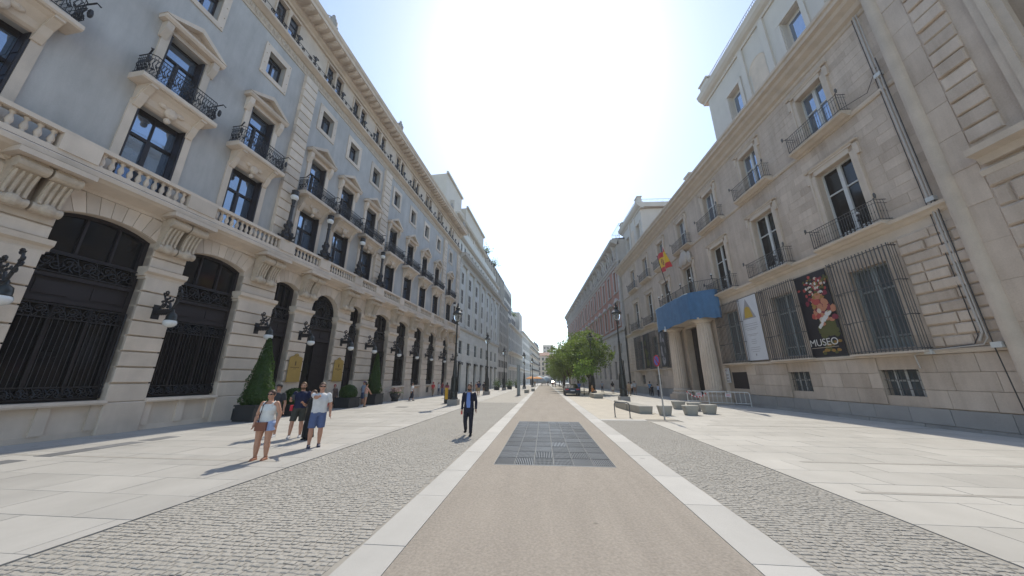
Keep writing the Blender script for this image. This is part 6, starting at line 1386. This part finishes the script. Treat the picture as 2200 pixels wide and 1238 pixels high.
# the five tourists and the walking man
person(-7.22, 8.2, 14, 1.68, 'woman in white vest and denim shorts carrying a brown bag in front', (.70, .68, .64), (.33, .42, .66), (.3, .12, .07), (.06, .03, .02), (.46, .24, .16), dict(STAND, eL=(.1, .02, -.27), wL=(.0, -.07, -.25), eR=(-.09, .02, -.27), wR=(.02, -.1, -.23)), 'minishorts', 'tank', True, 1.12, True, extra=ex_woman)
person(-9.7, 11.3, 10, 1.8, 'man in dark grey tee and cap half hidden behind the white vested woman', (.035, .037, .045), (.3, .28, .24), (.6, .6, .6), (.04, .03, .02), (.42, .22, .15), STAND, 'shorts', 'tee', near=True, extra=lambda t, J: cap(t, (.025, .025, .03)))
person(-8.75, 11.3, 28, 1.86, 'bearded man in navy tee and dark shorts holding a phone', (.012, .016, .05), (.05, .05, .042), (.4, .4, .42), (.12, .06, .025), (.48, .25, .17), dict(STAND, eR=(-.1, -.02, -.26), wR=(.04, -.22, .08), kR=(-.05, -.08, -.41), aR=(-.02, 0, -.4)), 'shorts', 'tee', wide=1.08, near=True, extra=ex_bag)
person(-8.05, 10.95, -20, 1.6, 'person in loose black clothes peering out behind the pointing man', (.012, .012, .014), (.012, .012, .014), (.02, .02, .02), (.1, .05, .03), (.46, .24, .16), dict(STAND, eR=(-.06, -.12, -.22), wR=(.1, -.18, .12)), 'wide', 'tee', True, 1.0, True, hairlong=True)
person(-6.98, 9.85, 38, 1.86, 'man in white tee and blue shorts pointing with his arm', (.66, .67, .70), (.09, .13, .26), (.03, .035, .07), (.1, .06, .04), (.48, .25, .17), dict(STAND, eR=(.06, -.25, -.06), wR=(.06, -.24, .04), kR=(-.03, -.04, -.42), aR=(0, .0, -.4)), 'shorts', 'tee', wide=1.1, near=True, extra=ex_point)
person(-2.8, 12.3, 2, 1.8, 'man in dark suit and pale blue shirt walking towards the viewer', (.014, .016, .035), (.013, .014, .026), (.012, .012, .014), (.05, .03, .02), (.4, .21, .14), dict(STAND, kR=(-.02, -.04, -.42), aR=(-.02, .24, -.3), kL=(0, -.03, -.42), aL=(0, .01, -.4), eR=(-.055, .03, -.28), wR=(.0, -.07, -.25), eL=(.055, .05, -.27), wL=(.01, -.06, -.25)), 'trousers', 'jacket', near=True, extra=ex_suit)
# people further off
def bun(t, J): q = MB(); q.ell((0, .04, 1.8), .05, .05, .05, 8, 6); add(t, 'hair_bun', q, cloth((.02, .015, .015)))
def scarf(t, J): q = MB(); q.ell((0, .02, 1.66), .105, .11, .13, 12, 8); q.f = [f for f in q.f if not all(q.v[i][1] < -.05 for i in f)]; q.mi = [0] * len(q.f); add(t, 'head_scarf', q, cloth((.32, .03, .05)))
def pack(c):
    def f(t, J): q = MB(); q.bev(-.15, .15, .12, .3, 1.0, 1.42, .04); add(t, 'backpack', q, cloth(c), False)
    return f
bent = dict(STAND, eR=(-.03, -.2, -.2), wR=(0, -.14, -.2), eL=(.03, -.2, -.2), wL=(0, -.14, -.2)); arm = dict(STAND, eR=(-.2, .02, -.2), wR=(.16, -.05, -.16)); sitp = dict(STAND, kR=(-.03, -.42, 0), kL=(.03, -.42, 0), aR=(0, 0, -.42), aL=(0, .03, -.42), eR=(-.05, -.15, -.22), wR=(.08, -.2, -.04), eL=(.05, -.15, -.22), wL=(-.08, -.2, -.04))
FAR = [
 (-15.55, 23.3, 40, 1.62, 'woman in red head scarf and long brown robe by the hotel door', (.13, .08, .065), (.12, .075, .06), dict(btype='skirt', extra=scarf, fem=True, ttype='long')),
 (-14.35, 25.2, -30, 1.85, 'man in pale blue tee and cap, hand on hip, by the farther cone', (.3, .36, .46), (.08, .11, .2), dict(btype='shorts', pose=arm, extra=lambda t, J: cap(t, (.12, .05, .14)), shoe=(.5, .5, .5))),
 (-13.45, 24.0, 130, 1.72, 'woman in pink top and grey shorts with dark hair up', (.55, .3, .24), (.25, .25, .24), dict(btype='minishorts', pose=bent, fem=True, extra=bun)),
 (-12.8, 31.2, 100, 1.7, 'long haired woman in white top and long dark skirt walking', (.65, .65, .66), (.02, .025, .04), dict(btype='skirt', pose=dict(WALK, eL=(.03, -.2, -.15), wL=(0, -.22, .05)), fem=True, hairlong=True)),
 (-13.9, 40.5, 170, 1.7, 'person in red top with dark backpack straps walking away', (.55, .07, .07), (.3, .2, .13), dict(fem=True, pose=WALK, extra=scarf)),
 (-14.3, 43.9, 0, 1.66, 'person in white shirt by the pointed arch door', (.5, .5, .52), (.08, .09, .13), {}),
 (-13.9, 44.3, 60, 1.7, 'person in dark red top next to the pointed arch door', (.22, .03, .04), (.1, .12, .2), dict(fem=True, hairlong=True)),
 (-10.9, 36.5, 190, 1.7, 'woman in striped red and navy dress behind the litter bin', (.25, .06, .09), (.05, .05, .12), dict(btype='skirt', fem=True, hairlong=True)),
 (-9.6, 43.0, 160, 1.68, 'woman in cream top with dark hair, left of the trio before the bank', (.5, .42, .34), (.12, .1, .1), dict(fem=True, hairlong=True, btype='minishorts', pose=WALK)),
 (-9.05, 44.2, 200, 1.75, 'person in pinkish top in the middle of the trio before the bank', (.5, .27, .2), (.28, .22, .15), dict(btype='shorts')),
 (-8.6, 43.2, 185, 1.85, 'man in navy tee and tan shorts, right of the trio before the bank', (.02, .025, .07), (.36, .27, .15), dict(btype='shorts', pose=WALK)),
 (-8.5, 46.5, 175, 1.72, 'person in dark top beside the second left street lamp', (.03, .03, .05), (.2, .12, .08), dict(btype='shorts')),
 (-9.4, 68.5, 180, 1.75, 'person in pale blue shirt by the potted bushes', (.4, .48, .6), (.05, .06, .09), {}),
 (-8.0, 77.0, 190, 1.7, 'person in pinkish white clothes near the far arches', (.55, .42, .4), (.4, .3, .28), dict(fem=True)),
 (-7.0, 88, 0, 1.7, 'small dark dressed person near the orange parasols', (.04, .04, .05), (.04, .04, .06), {}),
 (12.35, 48.2, 180, 1.66, 'woman in white blouse and black trousers by the museum wall', (.62, .6, .58), (.02, .02, .025), dict(fem=True)),
 (12.9, 48.6, 150, 1.86, 'man in grey tee and brown shorts beside the white bloused woman', (.45, .45, .46), (.28, .16, .1), dict(btype='shorts')),
 (14.0, 45.4, 200, 1.78, 'man in blue shirt against the museum wall near the basement window', (.16, .28, .42), (.05, .05, .06), {}),
 (14.1, 42.6, 90, 1.5, 'man in pale blue shirt leaning over by the left column', (.42, .5, .7), (.03, .03, .05), dict(pose=bent)),
 (13.7, 43.6, 180, 1.4, 'dark clothed person crouching by the musicians bench', (.02, .02, .025), (.02, .02, .025), dict(pose=bent)),
 (10.6, 52.5, 180, 1.8, 'dark haired woman in black top and white shorts seen from behind', (.015, .015, .02), (.62, .6, .56), dict(fem=True, hairlong=True, btype='shorts')),
 (9.9, 57.5, 180, 1.75, 'person in blue grey top far along the museum pavement', (.25, .3, .4), (.06, .07, .1), {}),
 (11.2, 45.0, 175, 1.75, 'person in tan clothes partly hidden behind the right street lamp', (.4, .28, .18), (.3, .22, .15), dict(fem=True)),
 (9.2, 62.0, 180, 1.7, 'person in white shirt beyond the parked car', (.6, .6, .6), (.1, .1, .15), {}),
 (5.4, 51.5, 170, 1.75, 'person in bright blue shirt standing right of the parked car', (.12, .22, .5), (.05, .05, .08), {}),
 (2.6, 96, 180, 1.7, 'person in red top walking far along the right kerb', (.4, .06, .06), (.08, .08, .1), {}),
 (3.4, 99, 180, 1.7, 'person in white top walking far along the right kerb', (.6, .6, .6), (.1, .1, .2), {}),
 (1.5, 118, 180, 1.75, 'tiny dark figure standing on the road ahead', (.03, .03, .04), (.03, .03, .05), {}),
 (-2.8, 105, 180, 1.7, 'small figure in orange brown under the far parasols', (.4, .2, .08), (.06, .06, .08), {}),
 (6.7, 72, 180, 1.7, 'person in pale clothes walking under the trees', (.5, .48, .45), (.2, .2, .25), dict(pose=WALK)),
]
for x, y, f, h, lb, tp_, bt, kw in FAR: person(x, y, f, h, lb, tp_, bt, group='passers-by along the street', **kw)
person(5.75, 40.2, 60, 1.7, 'person in black and orange sitting on the pale concrete bench', (.5, .2, .06), (.02, .02, .03), pose=sitp, fem=True, hair=(.35, .2, .08), hairlong=True, dz=-.36)

# ---------------------------------------------------------------- sunlit haze down the street
hz = bpy.data.materials.new('haze'); hz.use_nodes = True; hn = hz.node_tree.nodes; hl = hz.node_tree.links
hn.remove(hn['Principled BSDF']); pv_ = hn.new('ShaderNodeVolumePrincipled'); pv_.inputs['Color'].default_value = (.93, .95, 1, 1); pv_.inputs['Density'].default_value = 0.00055; pv_.inputs['Anisotropy'].default_value = .35
hl.new(pv_.outputs[0], hn['Material Output'].inputs['Volume'])
ho_ = link('haze', MB().box(-90, 90, -60, 420, -6, 46).mesh('haze', hz)); ho_['kind'] = 'stuff'
